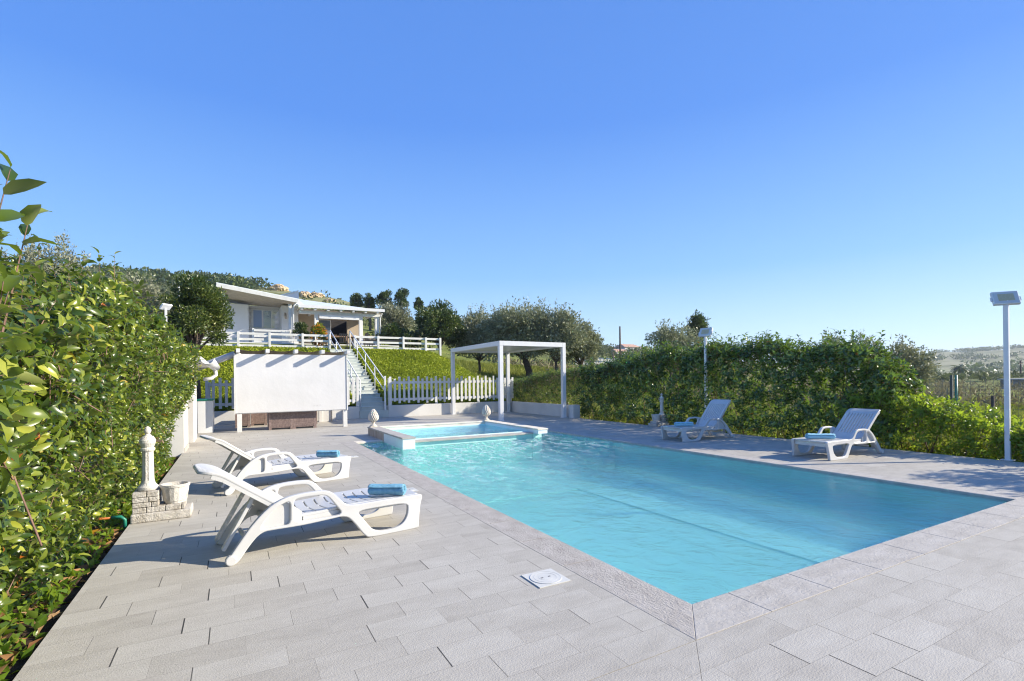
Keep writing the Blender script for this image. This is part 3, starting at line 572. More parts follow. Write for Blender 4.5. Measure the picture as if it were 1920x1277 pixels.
# ------------------------------------------------------------------ low walls, fence, gate, stairs
BY = 18.40
def wall(name, label, boxes, mat=None, bev=.006):
    mb = MB()
    for b in boxes: mb.box(*b)
    return tag(mb.build(name, mat or MAT['plaster'], bevel=bev), label, 'wall')
wall('low_wall', 'low white plastered wall under the picket fence left of the stairs', [(-.95,3.93,BY,BY+.16,-.1,.43)])
wall('low_wall', 'low white plastered wall under the long picket fence right of the stairs', [(4.98,10.10,BY,BY+.16,-.1,.435)])
wall('low_wall', 'low white plastered planter wall along the right hedge beside the pergola', [(10.10,10.22,14.12,BY+.16,-.1,.43)])
wall('planter_pillar', 'short square white pillar ending the planter wall next to the pergola post', [(10.04,10.33,13.86,14.115,-.1,.44)])
def picket_fence(x0, x1, label, y=BY+.10, posts=()):
    t = empty('picket_fence', (x0, y, .43), label, 'fence')
    mb = MB(); n = max(1, round((x1-x0-.09)/.1775)); 
    for i in range(n+1):
        x = x0+.045+(x1-x0-.09)*i/n; tall = i % 2 == 0
        tp = (1.50 if tall else 1.425)+random.uniform(-.012,.012); bt = (.50 if tall else .565)+random.uniform(-.01,.01); dx = random.uniform(-.008,.008)
        mb.box(x-.0425+dx, x+.0425+dx, y-.045, y-.024, bt, tp)
    mb.build('pickets', MAT['whitewood'], t, bevel=.003)
    for z in (.645, 1.275): MB().box(x0, x1, y-.022, y+.016, z-.045, z+.045).build('rail', MAT['whitewood'], t, bevel=.003)
    for px in posts: MB().box(px-.045, px+.045, y+.018, y+.10, .30, 1.36).build('post', MAT['whitewood'], t, bevel=.003)
picket_fence(5.02, 10.30, 'long white wooden picket fence behind the pergola right of the stairs', posts=(5.10, 6.9, 8.7, 10.2))
picket_fence(-.80, 3.45, 'white wooden picket fence behind the projection screen and storage boxes', posts=(-.7, 1.3, 3.38))
for x, l in ((3.87,'left'), (4.93,'right')):
    pass
tag(MB().box(4.99, 5.10, BY+.02, BY+.13, .436, 1.44).build('gate_post', MAT['whitewood'], bevel=.004), 'white square wooden post where the picket fence meets the stairs on the right', 'post')
tag(MB().box(3.83, 3.92, BY+.02, BY+.11, .436, 1.49).build('gate_post', MAT['whitewood'], bevel=.004), 'white square wooden post beside the stairs close to the projection screen edge', 'post')
tag(MB().box(4.84, 4.90, BY+.03, BY+.09, .25, 1.52).build('gate_post', MAT['whitemetal'], bevel=.004), 'slim white metal post standing on the bottom step at the end of the right handrail', 'post')
gt = empty('picket_gate', (3.50, BY+.1, .5), 'small white picket gate left of the stairs beside the screen', 'gate')
mb = MB()
for i, x in enumerate((3.55, 3.73)): mb.box(x-.042, x+.042, BY+.02, BY+.04, .50+.05*i, 1.50-.06*i)
mb.build('pickets', MAT['whitewood'], gt, bevel=.003)
for z in (.645, 1.275): MB().box(3.50, 3.82, BY+.042, BY+.075, z-.045, z+.045).build('rail', MAT['whitewood'], gt, bevel=.003)

# stairs
NS = 18; ZS0, ZS1, YS0, YS1 = .27, 2.88, BY+.01, 24.9; SX0, SX1 = 3.95, 5.0
se = empty('garden_stairs', (4.5, YS0, 0), 'long pale green painted staircase climbing the planted slope to the house terrace', 'stairs')
mb = MB(); mt_ = MB(); rise = (ZS1-ZS0)/NS; run = (YS1-YS0)/NS
for i in range(NS):
    y = YS0+.12+run*i; z = ZS0+rise*(i+1)
    mb.box(SX0, SX1-.02, y+.02, y+run+.018, z-rise-.25, z-.032); mt_.box(SX0-.01, SX1, y, y+run+.03, z-.030, z)
mb.box(SX0, SX1, YS0, YS0+.14, -.1, ZS0-.004)
mb.build('riser', MAT['stairpaint'], se); mt_.build('tread', MAT['stairpaint'], se, bevel=.004)
def zst(y): return ZS0+rise+(y-YS0-.12)*(rise/run)
for x, l in ((SX1-.09, 'right'), (SX0+.05, 'left')):
    h = empty('stair_handrail', (x, YS0, 0), 'white tube handrail on the %s' % ('right side of the stairs against the planted slope' if l == 'right' else 'left side of the stairs, mostly behind the screen'), 'handrail')
    y0, y1 = YS0+.15, YS1
    MB().tube([(x,y0,zst(y0)+.92),(x,y1,zst(y1)+.80),(x,y1+.35,zst(y1)+.55)], .024).build('top_rail', MAT['whitemetal'], h, smooth=True)
    MB().tube([(x,y0,zst(y0)+.50),(x,y1,zst(y1)+.40)], .020).build('lower_rail', MAT['whitemetal'], h, smooth=True)
    for k in range(5):
        y = y0+(y1-y0)*k/4; MB().tube([(x,y,zst(y)-.12),(x,y,zst(y)+.92-.12*k/4)], .020).build('post', MAT['whitemetal'], h, smooth=True)

# terrace ranch fence
def ranch(x0, x1, posts, label, y=25.05, zb=2.90, gl=0.0):
    t = empty('rail_fence', (x0, y, zb), label, 'fence')
    for z in (.62, .37, .09): MB().box(x0, x1, y-.02, y+.02, zb+z-.05, zb+z+.05).build('rail', MAT['whitewood'], t, bevel=.004)
    for px in posts: MB().box(px-.05, px+.05, y-.11, y-.021, zb-.25, zb+.69).build('post', MAT['whitewood'], t, bevel=.004)
ranch(-1.6, 4.05, (-1.5,.18,1.42,2.80,3.98), 'white three rail wooden fence along the terrace edge left of the stairs')
ranch(5.12, 9.60, (5.16,6.28,7.56,8.75,9.54), 'white three rail wooden fence along the terrace edge right of the stairs')

# ------------------------------------------------------------------ projection screen lean-to and boxes
SYp = 15.30
t = empty('projection_screen', (0.05, SYp, 0), 'large blank white projection screen on two legs beside the storage boxes', 'screen')
MB().box(.03, 2.90, SYp-.012, SYp+.012, .51, 2.10).build('canvas', MAT['screen'], t, bevel=.003)
for x in (.06, 2.80): MB().box(x-.0, x+.115, SYp+.013, SYp+.12, -.02, 2.12).build('leg', MAT['whitewood'], t, bevel=.004)
MB().box(.0, .028, SYp-.03, SYp+.02, .49, 2.12).box(2.902, 2.93, SYp-.03, SYp+.02, .49, 2.12).box(.03, 2.90, SYp+.014, SYp+.05, .49, .55).build('frame', MAT['whitewood'], t)
for dx in (2.02, 2.10, 2.18): MB().lathe([(.012,0),(.012,.004)], (dx, SYp-.016, .66), 8).build('eyelet', MAT['awning'], t)
t = empty('lean_to_roof', (1.4, 16.8, 2.1), 'flat reed covered lean-to roof behind the screen with protruding white beams', 'canopy')
for x in (.10,.80,1.51,2.205,2.90):
    MB().box(x-.045, x+.045, SYp-.36, 18.2, 2.125, 2.225).build('beam', MAT['whitewood'], t, bevel=.004)
mb = MB(); nxs = 29; mb_y = [SYp+.02+.29*k for k in range(11)]
for iy, y in enumerate(mb_y):
    for ix in range(nxs):
        x = .02+2.92*ix/(nxs-1); ph = ((x-.10)/.70) % 1.0; mb.v.append((x, y, 2.232-.05*math.sin(math.pi*ph)))
for iy in range(len(mb_y)-1):
    for ix in range(nxs-1): a = iy*nxs+ix; mb.f.append((a,a+1,a+nxs+1,a+nxs))
mb.build('reed_mat', MAT['reed'], t, smooth=True)
for x, y in ((.10,18.0),(2.90,18.0)): MB().box(x-.05, x+.05, y-.05, y+.05, 0, 2.124).build('post', MAT['whitewood'], t, bevel=.004)
def storage_box(x0, x1, y0, y1, h, label, n):
    t = empty('storage_box', ((x0+x1)/2, y0, 0), label, 'storage box', 'brown resin storage boxes behind the screen')
    for k in range(n):
        a = x0+(x1-x0)*k/n; b = x0+(x1-x0)*(k+1)/n-.004
        mb = MB().box(a, b, y0, y1, .05, h-.05)
        m = int((b-a)/.028)
        for i in range(m): xa = a+.05+(b-a-.1)*i/m; mb.box(xa, xa+(b-a-.1)/m*.82, y0-.008, y0+.001, .08, h-.08)
        mb.box(a, a+.07, y0-.012, y0-.0005, 0, h-.05).box(b-.07, b, y0-.012, y0-.0005, 0, h-.05)
        mb.build('panel', MAT['rattan'], t)
        MB().box(a+.08, b-.08, y0+.02, y0+.05, .0, .048).build('gap_shade_strip', MAT['black'], t)  # black strip stands in for the shade in the gap underneath
    MB().box(x0-.015, x1+.012, y0-.02, y1+.01, h-.048, h).build('lid', MAT['rattan'], t, bevel=.006)
storage_box(.835, 2.085, 15.50, 16.1, .60, 'wide brown wood-look storage box with two doors in the middle under the screen', 2)
storage_box(.45, .90, 17.45, 18.0, .56, 'small brown storage box farther back, left of the wide storage box', 1)
storage_box(.02, .42, 16.9, 17.5, .62, 'brown storage box partly hidden behind the left leg of the screen', 1)
storage_box(2.12, 2.30, 16.9, 17.5, .58, 'narrow brown storage box peeking out right of the wide storage box', 1)
tag(MB().box(2.45, 2.55, 17.6, 17.75, 0, 1.2).box(2.86, 2.98, 17.6, 17.75, 0, 1.2).box(2.555, 2.855, 17.65, 17.70, 0, 1.1).build('changing_cabin', MAT['plaster'], bevel=.004), 'low white cabin wall with a grey door under the right part of the screen', 'cabin')

# rolled awning tube and gutter left of the screen
t = empty('awning_tube', (-.3, 15.3, 2.0), 'thick grey awning tube sloping from the top left corner of the screen', 'awning')
MB().tube([(.03,15.42,2.10),(-.25,15.40,1.98),(-1.1,15.2,1.60)], .085, 16).build('cloth_roll', MAT['awning'], t, smooth=True)
# white changing hut at the end of the left hedge
t = empty('white_hut', (-.9, 11.4, 0), 'white walled pool hut half hidden by the end of the left hedge', 'hut')
MB().box(-2.9, -.84, 11.35, 12.35, -.1, 1.72).box(-2.9,-.80,13.30,14.40,-.1,1.72).box(-2.9,-1.5,12.352,13.298,-.1,1.72).build('wall', MAT['plaster'], t, bevel=.005)
MB().box(-1.49, -1.45, 12.40, 13.25, 0, 1.7).build('door', mottled('red_brown_door', (.16,.07,.05), (.22,.10,.07), 6, .6, 0), t)
MB().box(-.838,-.825,11.36,12.34,0,.09).build('skirting', MAT['coping2'], t)
MB().box(-3.0, -.53, 11.0, 15.0, 1.723, 1.82).build('roof', MAT['plaster'], t, bevel=.005)
gu = MB(); n = 12
for yv, zz in ((10.6,1.77),(15.15,1.75)):
    for rr in (.11,.100):
        for k in range(n+1):
            a_ = math.pi+math.pi*k/n; gu.v.append((-.42+rr*math.cos(a_), yv, zz+rr*math.sin(a_)))
m = n+1
for k in range(n): gu.f += [(k,k+1,2*m+k+1,2*m+k),(m+k,m+k+1,3*m+k+1,3*m+k),(k,k+1,m+k+1,m+k),(2*m+k,2*m+k+1,3*m+k+1,3*m+k)]
gu.build('gutter', MAT['whitemetal'], t, smooth=True)
MB().tube([(-.42,14.95,1.66),(-.40,14.95,1.54),(-.50,14.93,1.45),(-.68,14.9,1.42)], .045, 12).build('downpipe', MAT['whitemetal'], t, smooth=True)
t = empty('flower_box', (-.62, 16.6, 0), 'tall white planter with green rim between the hut and the low back wall', 'planter')
MB().box(-.86,-.50,15.6,16.6,0,.86).build('box', MAT['whitemetal'], t, bevel=.01)
MB().box(-.88,-.48,15.58,16.62,.862,.90).build('rim', MAT['greenplastic'], t, bevel=.01)

# ------------------------------------------------------------------ pergola
t = empty('pergola', (8.7, 16.2, 0), 'white flat roofed metal pergola with four square posts in the far deck corner', 'pergola')
GX0, GX1, GY0, GY1, GH = 7.43, 10.0, 14.20, 18.34, 2.575
for x in (GX0, GX1-.13):
    for y in (GY0, GY1-.13): MB().box(x, x+.13, y, y+.13, 0, GH-.152).build('post', MAT['whitemetal'], t, bevel=.004)
for y in (GY0, GY1-.13): MB().box(GX0+.132, GX1-.132, y, y+.13, GH-.15, GH).build('beam', MAT['whitemetal'], t, bevel=.004)
for x in (GX0, GX1-.13): MB().box(x, x+.13, GY0, GY1, GH-.15, GH).build('beam', MAT['whitemetal'], t, bevel=.004)
for x in (GX0, GX1-.13):
    for y in (GY0, GY1-.13): MB().box(x-.035, x+.165, y-.035, y+.165, .001, .010).build('base_plate', MAT['whitemetal'], t, bevel=.002)
mb = MB(); n = 22
for k in range(n):
    y = GY0+.14+(GY1-GY0-.28)*k/n; mb.box(GX0+.14, GX1-.14, y, y+(GY1-GY0-.28)/n-.006, GH-.085+.0, GH-.060)
mb.build('roof_slats', MAT['roofpanel'], t)
mb = MB()
for k in range(n-1): y = GY0+.14+(GY1-GY0-.28)*(k+1)/n; mb.box(GX0+.14, GX1-.14, y-.012, y+.006, GH-.059, GH-.05)
mb.build('slat_seal', MAT['roofpanel'], t)
MB().tube([(GX1-.2,GY1-.16,.02),(GX1-.2,GY1-.16,2.42)], .007, 6).build('crank_rod', MAT['black'], t)

# ------------------------------------------------------------------ floodlight poles
def lamp(x, y, h, rot, label, r=.028, s=1.0):
    t = empty('floodlight_pole', (x, y, 0), label, 'lamp', 'floodlights on white poles')
    MB().box(x-r, x+r, y-r, y+r, -.05, h).build('pole', MAT['whitemetal'], t, bevel=.006)
    MB().box(x-.07, x+.07, y-.07, y+.07, 0, .012).build('base_plate', MAT['whitemetal'], t, bevel=.002)
    M = Matrix.Translation((x, y, h+.05*s)) @ Matrix.Rotation(rot, 4, 'Z') @ Matrix.Rotation(R(-28), 4, 'X')
    def tr(mb):
        mb.v = [tuple(M @ Vector(v)) for v in mb.v]; return mb
    tr(MB().box(-.165*s,.165*s,-.0,.055*s,-.12*s,.12*s)).build('housing', MAT['whitemetal'], t, bevel=.008)
    f = tr(MB().box(-.15*s,.15*s,-.004,-.0005,-.105*s,.105*s)).build('lamp_glass', MAT['lampglass'], t)
    tr(MB().box(-.10*s,.10*s,-.006,-.0045,-.065*s,.065*s)).build('led_panel', MAT['lampled'], t)
    tr(MB().box(-.185*s,-.167*s,.015,.035,-.05,.02)).build('bracket', MAT['whitemetal'], t); tr(MB().box(.167*s,.185*s,.015,.035,-.05,.02)).build('bracket', MAT['whitemetal'], t)
lamp(10.24, 3.01, 2.42, R(-52), 'white pole with a square floodlight at the right edge of the deck', .030, 0.95)
lamp(10.44, 8.72, 2.42, R(-80), 'white pole with a floodlight rising out of the right hedge behind the farther lounger', .028, 1.0)
# small floodlight showing over the left hedge
t = empty('floodlight', (-2.2, 10.9, 2.3), 'white floodlight showing above the top of the left hedge', 'lamp')
pp = at(311, 578, 10.2)
MB().box(pp.x-.02, pp.x+.02, pp.y-.02, pp.y+.02, 1.3, pp.z).build('pole', MAT['whitemetal'], t)
M = Matrix.Translation(pp+Vector((0,0,.03))) @ Matrix.Rotation(R(40), 4, 'Z') @ Matrix.Rotation(R(50), 4, 'X'); mb = MB().box(-.10,.10,-.02,.02,-.07,.07); mb.v = [tuple(M @ Vector(v)) for v in mb.v]; mb.build('housing', MAT['whitemetal'], t, bevel=.006)

# ------------------------------------------------------------------ fountains
def fountain(x, y, sgn, label, yaw=0):
    """pedestal at x, tub on the pool side (sgn = +1 towards +X)"""
    t = empty('garden_fountain', (x, y, 0), label, 'fountain', 'stone standpipe fountains by the hedges')
    def bx(a, b, *r): return (x+min(a*sgn, b*sgn), x+max(a*sgn, b*sgn)) + tuple(r)
    MB().box(*bx(-.12,.36, y-.16, y+.16, 0, .085)).build('base_slab', MAT['brickstone'], t, bevel=.012)
    mb = MB(); z = .087
    for row, (e, h) in enumerate(((.31,.052),(.10,.048),(.10,.048),(.10,.05))):
        xx_ = -.11; k = 0
        while xx_ < e-.02:
            L = min(e-xx_, (.11,.15,.13)[(k+row) % 3]); mb.box(*bx(xx_, xx_+L-.004, y-.13+random.uniform(-.003,.003), y+.13, z, z+h-.004)); xx_ += L; k += 1
        z += h
    mb.build('brick_pedestal', MAT['brickstone'], t, bevel=.006)
    z0 = z
    n = 12
    MB().lathe([(.080,0),(.085,.015),(.085,.03),(.066,.05),(.058,.065),(.052,.09)], (x,y,z0), 24).lathe([(.052,.09),(.050,.12),(.046,.36),(.048,.375)], (x,y,z0), 48, flute=lambda a, z_: 1-.10*abs(math.sin(a*5))).lathe([(.055,.375),(.060,.385),(.060,.400),(.050,.410),(.056,.425),(.068,.455),(.068,.480),(.050,.510),(.028,.525),(.020,.54),(.028,.555),(.032,.575),(.022,.600),(.004,.615)], (x,y,z0), 24).build('column', MAT['caststone'], t, smooth=False)
    MB().tube([(x+.06*sgn,y,z0+.465),(x+.12*sgn,y,z0+.465),(x+.125*sgn,y,z0+.44)], .011, 8).box(x+.085*sgn-.006, x+.085*sgn+.006, y-.004, y+.004, z0+.47, z0+.50).build('tap', mottled('brass', (.30,.22,.12), (.4,.3,.18), 9, .35, 0, metal=.8), t)
    cx = x+.22*sgn
    MB().lathe([(.088,0),(.092,.02),(.100,.025),(.118,.155),(.124,.160),(.126,.180),(.120,.185),(.108,.183),(.092,.06),(.001,.055)], (cx,y,.137), 36, flute=lambda a, z_: 1-(.018*(abs(math.sin(a*9)) < .25) if z_ < .158 else 0), cap=False).build('tub', MAT['caststone'], t, smooth=False)
fountain(-.74, 5.98, 1, 'weathered stone fountain with fluted column and tub against the left hedge')
fountain(10.33, 10.12, -1, 'shaded stone fountain with fluted column and tub against the right hedge')
t = empty('irrigation_elbow', (-.90, 5.8, 0), 'green plastic irrigation elbow on an orange pipe beside the left fountain', 'pipe')
MB().tube([(-.90,5.83,-.03),(-.90,5.83,.05),(-.93,5.83,.08),(-1.00,5.84,.08)], .015, 10).build('elbow', MAT['greenplastic'], t, smooth=True)
MB().tube([(-1.00,5.84,.08),(-1.3,5.9,.07)], .011, 8).build('hose', mottled('orange_hose', (.45,.12,.02), (.5,.16,.03), 5, .5, 0), t, smooth=True)

# ------------------------------------------------------------------ sun loungers
def lounger(name, label, ang, group):
    """local frame: foot end at x = 0, back of the lounger at x = 1.5, width on y"""
    t = empty(name, (0,0,0), label, 'sun lounger', group)
    OUT = [(.03,0),(.24,.0),(.46,.0),(.505,.02),(.60,.16),(.66,.215),(.80,.205),(1.00,.195),(1.18,.198),(1.285,.198),(1.365,.115),(1.445,.0),(1.50,-.002),(1.515,.03),(1.43,.15),(1.335,.275),(1.23,.375),(1.13,.425),(1.02,.442),(.90,.445),(.81,.440),(.752,.412),(.70,.350),(.655,.305),(.60,.289),(.40,.293),(.15,.293),(.0,.293),(-.028,.285),(-.03,.26),(-.008,.20),(.012,.06),(.015,.01)]
    H1 = [(.115,.235),(.11,.17),(.13,.105),(.18,.055),(.26,.035),(.36,.035),(.43,.055),(.475,.11),(.525,.18),(.57,.235),(.35,.238)]
    H2 = [(.675,.226),(.735,.31),(.79,.385),(.83,.408),(.92,.412),(1.03,.410),(1.055,.39),(1.055,.30),(1.05,.226),(.85,.226)]; H3 = [(1.08,.398),(1.13,.386),(1.20,.345),(1.30,.225),(1.26,.216),(1.16,.218),(1.082,.218),(1.078,.31)]
    out = smooth_poly([(a,b,0) for a,b in OUT], 2); h1 = smooth_poly([(a,b,0) for a,b in H1], 2); h2 = smooth_poly([(a,b,0) for a,b in H2], 2); h3 = smooth_poly([(a,b,0) for a,b in H3], 2)
    for s in (-1, 1):
        def fn(u, v, w_):
            flare = .018*max(0, (.25-v)/.25) if v < .25 else 0
            return (u, s*(.272+flare)+w_, v)
        vs, fs = plate(out, [h1, h2, h3], .042, .008, fn); MB().add(vs, fs).build('side_frame', MAT['plastic'], t, smooth=False)
    # seat: slotted, slightly dished
    def rr(x0, x1, y0, y1, r, n=4):
        q = []
        for cx, cy, a0 in ((x1-r,y1-r,0),(x0+r,y1-r,90),(x0+r,y0+r,180),(x1-r,y0+r,270)):
            for k in range(n+1): a_ = R(a0+90*k/n); q.append(Vector((cx+r*math.cos(a_), cy+r*math.sin(a_), 0)))
        return q
    holes = []
    for k in range(10):
        x = .20+.085*k
        if .60 < x < .66: pass
        for (y0, y1) in ((-.20,-.02),(.02,.20)):
            cv = []
            for j in range(9): yy_ = y0+(y1-y0)*j/8; cv.append((x+.016*math.cos(yy_/.20*math.pi/2)-.016, yy_))
            holes.append([Vector((a_-.005, b_, 0)) for a_, b_ in cv]+[Vector((a_+.005, b_, 0)) for a_, b_ in reversed(cv)])
    def fs_seat(u, v, w_): return (u, v, .284+w_-.012*(1-(v/.25)**2)-.02*sstep(u, .6, .9))
    vs, fs = plate(rr(-.012, 1.06, -.252, .252, .03), holes, .022, .004, fs_seat, [.6,.66,.72,.78,.84,.9]); MB().add(vs, fs).build('seat', MAT['plastic'], t)
    MB().box(.008,.024,-.245,.245,.205,.268).box(.03,.98,-.25,-.236,.215,.262).box(.03,.98,.236,.25,.215,.262).box(.97,.985,-.235,.235,.20,.245).build('apron', MAT['plastic'], t, bevel=.003)
    for s in (-1, 1):
        pl = [(.99,.205),(1.30,.205),(1.22,.335),(1.12,.405),(.99,.30)]; y0, y1 = sorted((s*.252, s*.262))
        MB().add([(a,y0,b) for a,b in pl]+[(a,y1,b) for a,b in pl], [(0,1,2,3,4),(9,8,7,6,5)]+[(i,(i+1)%5,(i+1)%5+5,i+5) for i in range(5)]).build('hinge_panel', MAT['plastic'], t)
    # backrest
    holes = [rr(.13,.60,y-.0048,y+.0048,.004,2) for y in (-.185,-.139,-.093,-.046,0,.046,.093,.139,.185)]
    ca, sa = math.cos(ang), math.sin(ang); px, pz = 1.03, .262
    def fb(u, v, w_):
        b_ = w_+.022*((v/.25)**2)-.010+(-.05*((u-.60)/.16)**1.6 if u > .60 else 0)
        return (px+u*ca-b_*sa, v, pz+u*sa+b_*ca)
    vs, fs = plate(rr(0, .76, -.25, .25, .07, 6), holes, .024, .007, fb, [.60,.63,.66,.69,.72,.74]); MB().add(vs, fs).build('backrest', MAT['plastic'], t)
    for s in (-1, 1):
        ed = MB(); q = [fb(.02+.66*k/8, s*.2385, -.016) for k in range(9)]
        for k in range(8): ed.bar(q[k], q[k+1], .018, .040, up=(-sa,0,ca))
        ed.build('backrest_rim', MAT['plastic'], t)
    for s in (-1, 1):
        a_ = Vector(fb(.34, s*.17, -.02)); b_ = Vector((1.36+.10*ca, s*.17, .13)) if ang < R(45) else Vector((1.30, s*.17, .15))
        MB().bar(a_, b_+Vector((.08,0,-.05)), .026, .055, up=(0,1,0)).build('prop_arm', MAT['plastic'], t, bevel=.005)
    MB().tube([(1.36,-.165,.125),(1.36,.165,.125)], .017, 10).box(1.18,1.22,-.25,.25,.195,.235).build('crossbar', MAT['plastic'], t)
    for s in (-1, 1):
        MB().add(*(lambda q: ([(v[0], v[2]*s+s*.305, v[1]) for v in q.v], q.f))(MB().lathe([(.030,-.02),(.036,-.016),(.036,.016),(.030,.02)], (0,0,0), 20))).build('wheel', MAT['plastic'], t)
        w_ = t.children[-1]
        for v in w_.data.vertices: v.co.x += 1.487; v.co.z += .036
    return t
def copy_tree(o, parent=None):
    c = o.copy(); C.objects.link(c); c.parent = parent
    for ch in o.children: copy_tree(ch, c)
    return c
GL = 'white resin sun loungers'
LA = lounger('sun_lounger', 'white resin sun lounger nearest the camera, left of the pool', R(36), GL)
LB = lounger('sun_lounger', 'white resin sun lounger right of the pool beside the low bright laurel bushes', R(41), GL)
LB2 = lounger('sun_lounger', 'white resin sun lounger across the pool closest to the shaded stone fountain', R(50), GL)
bpy.context.view_layer.update()
LA2 = copy_tree(LA); LA2['label'] = 'second white resin sun lounger on the left, just behind the nearest one'

def place(o, foot, back):
    f, b = Vector(foot), Vector(back); d_ = b-f; o.rotation_euler = (0, 0, math.atan2(d_.y, d_.x)); o.location = (f.x, f.y, 0)
place(LA, (1.40, 4.62), (-.02, 4.43)); place(LA2, (1.30, 7.36), (-.10, 7.03))
place(LB, (8.00, 4.69), (9.4, 4.66)); place(LB2, (7.97, 7.54), (9.4, 7.50))

# towels
def towel(c, yaw, L, rad, mat, label, flat=.8):
    t = empty('rolled_towel', c, label, 'towel', 'blue towels on the sun loungers'); x, y, z = c
    n = 150; turns = 3.4; pts = []
    for i in range(n+1):
        a_ = 2*math.pi*turns*i/n; r = rad*(.18+.82*i/n); pts.append((r*math.cos(a_), r*math.sin(a_)*flat))
    m_seg = 26; mb = MB(); M = Matrix.Rotation(yaw, 4, 'Z')
    for layer in (0, 1):
        for i, (py, pz) in enumerate(pts):
            k_ = 1-.0*layer; rr_ = math.hypot(py, pz)+1e-6; off_ = -.006*layer
            for j in range(m_seg+1):
                u = j/m_seg; xx_ = (u-.5)*L*(1+.03*math.sin(i*.3)); wob = 1+.035*math.sin(u*9+i*.05)+.02*math.sin(u*31+i*.7)+random.uniform(-.012,.012)
                p_ = M @ Vector((xx_, (py+off_*py/rr_)*wob, (pz+off_*pz/rr_)*wob)); mb.v.append((p_.x, p_.y, p_.z+rad*flat))
    s_ = m_seg+1; N_ = (n+1)*s_
    for i in range(n):
        for j in range(m_seg):
            a_ = i*s_+j; mb.f.append((a_, a_+1, a_+s_+1, a_+s_)); mb.f.append((N_+a_+s_, N_+a_+s_+1, N_+a_+1, N_+a_))
    for i in range(n):
        for j in (0, m_seg): a_ = i*s_+j; mb.f.append((a_, a_+s_, N_+a_+s_, N_+a_))
    o_ = mb.build('roll', mat, t, smooth=True, local=True); return t
towel((1.18, 4.44, .290), R(-32), .31, .066, MAT['towel'], 'fluffy blue rolled towel on the sun lounger nearest the camera')
towel((1.10, 7.13, .290), R(-30), .28, .062, MAT['towel'], 'blue rolled towel on the second left lounger')
towel((7.84+.40, 4.66, .290), R(-40), .40, .068, MAT['towelpale'], 'pale blue rolled towel on the right lounger nearest the deck edge floodlight', .72)
towel((7.86+.36, 7.44, .290), R(-30), .36, .070, MAT['towelpale'], 'pale blue rolled towel on the lounger by the shaded fountain', .72)
# ------------------------------------------------------------------ house on the terrace
HF = 3.45
t = empty('villa', (3.5, 31, HF), 'single storey white villa with sloping pale metal roofs and a columned porch on the terrace', 'house')
def slab(pts_top, th): 
    n = len(pts_top); return MB().add([p for p in pts_top]+[(p[0],p[1],p[2]-th) for p in pts_top], [tuple(range(n)), tuple(range(2*n-1, n-1, -1))]+[(i,(i+1)%n,(i+1)%n+n,i+n) for i in range(n)])
MB().box(-1.6, 8.6, 29.3, 38, 2.4, HF).build('plinth', MAT['houseplaster'], t)
MB().box(-.38, .77, 32.2, 37, HF+.001, 5.80).build('wall', MAT['houseplaster'], t)
MB().box(.772, .95, 33.0, 37, HF+.001, 5.86).box(2.42, 3.30, 31.4, 37, HF+.001, 5.75).box(.952, 2.418, 33.0, 33.2, HF+.001, 4.58).box(.952, 2.418, 33.0, 33.2, 5.66, 5.86).build('wall', MAT['houseplaster'], t)
MB().box(3.302, 4.60, 33.0, 33.2, HF+.001, 5.6).box(4.602,5.36,33.0,33.2,5.24,5.6).box(5.362,6.34,33.0,33.2,5.24,5.6).box(6.342,7.28,33.0,33.2,HF+.001,5.6).box(4.602,5.34,33.0,33.2,HF+.001,3.86).box(7.282,8.1,33.0,33.2,HF+.001,4.32).build('wall', MAT['beige'], t)
MB().box(4.62, 5.34, 32.95, 33.1, 3.861, 4.55).build('window_panel', MAT['whitemetal'], t)
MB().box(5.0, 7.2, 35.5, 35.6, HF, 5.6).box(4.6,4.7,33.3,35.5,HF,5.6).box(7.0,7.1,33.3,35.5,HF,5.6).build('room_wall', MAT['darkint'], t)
MB().box(5.42, 6.0, 34.6, 34.9, 4.35, 4.50).build('kitchen_shelf', MAT['beige'], t)
w1 = MB().box(4.60,4.66,32.96,33.0,4.55,5.24).box(5.30,5.36,32.96,33.0,HF,5.24).box(4.661,5.299,32.96,33.0,5.19,5.24).build('window_frame', MAT['whitewood'], t)
MB().box(4.661,5.299,32.97,32.985,4.55,5.189).build('pane', MAT['glass'], w1)
w1 = MB().box(.96,1.03,32.94,33.0,4.585,5.66).box(1.47,1.56,32.94,33.0,4.585,5.66).box(1.96,2.03,32.94,33.0,4.585,5.66).box(1.031,1.469,32.94,33.0,5.60,5.66).box(1.561,1.959,32.94,33.0,5.60,5.66).build('window_frame', MAT['whitewood'], t)
MB().box(1.031,1.469,32.955,32.97,4.585,5.599).build('pane', MAT['curtain'], w1)
mb = MB()
for k in range(8): mb.box(1.562+.05*k, 1.562+.05*k+.036, 32.955, 32.975+.01*(k % 2), 4.585, 5.599)
mb.build('pane', MAT['curtain'], w1)
for x0, x1 in ((2.04, 2.40), (.80, .955)):
    mb = MB().box(x0,x0+.035,32.90,32.935,4.53,5.68).box(x1-.035,x1,32.90,32.935,4.53,5.68)
    for k in range(15): z = 4.55+.075*k; mb.bar((x0+.036, 32.92, z+.03), (x1-.036, 32.92, z+.03), .030, .05, up=(0,-.5,1))
    mb.build('shutter', MAT['whitewood'], t)
MB().box(.78, 2.42, 32.80, 33.0, 4.50, 4.555).build('window_sill', MAT['houseplaster'], t)
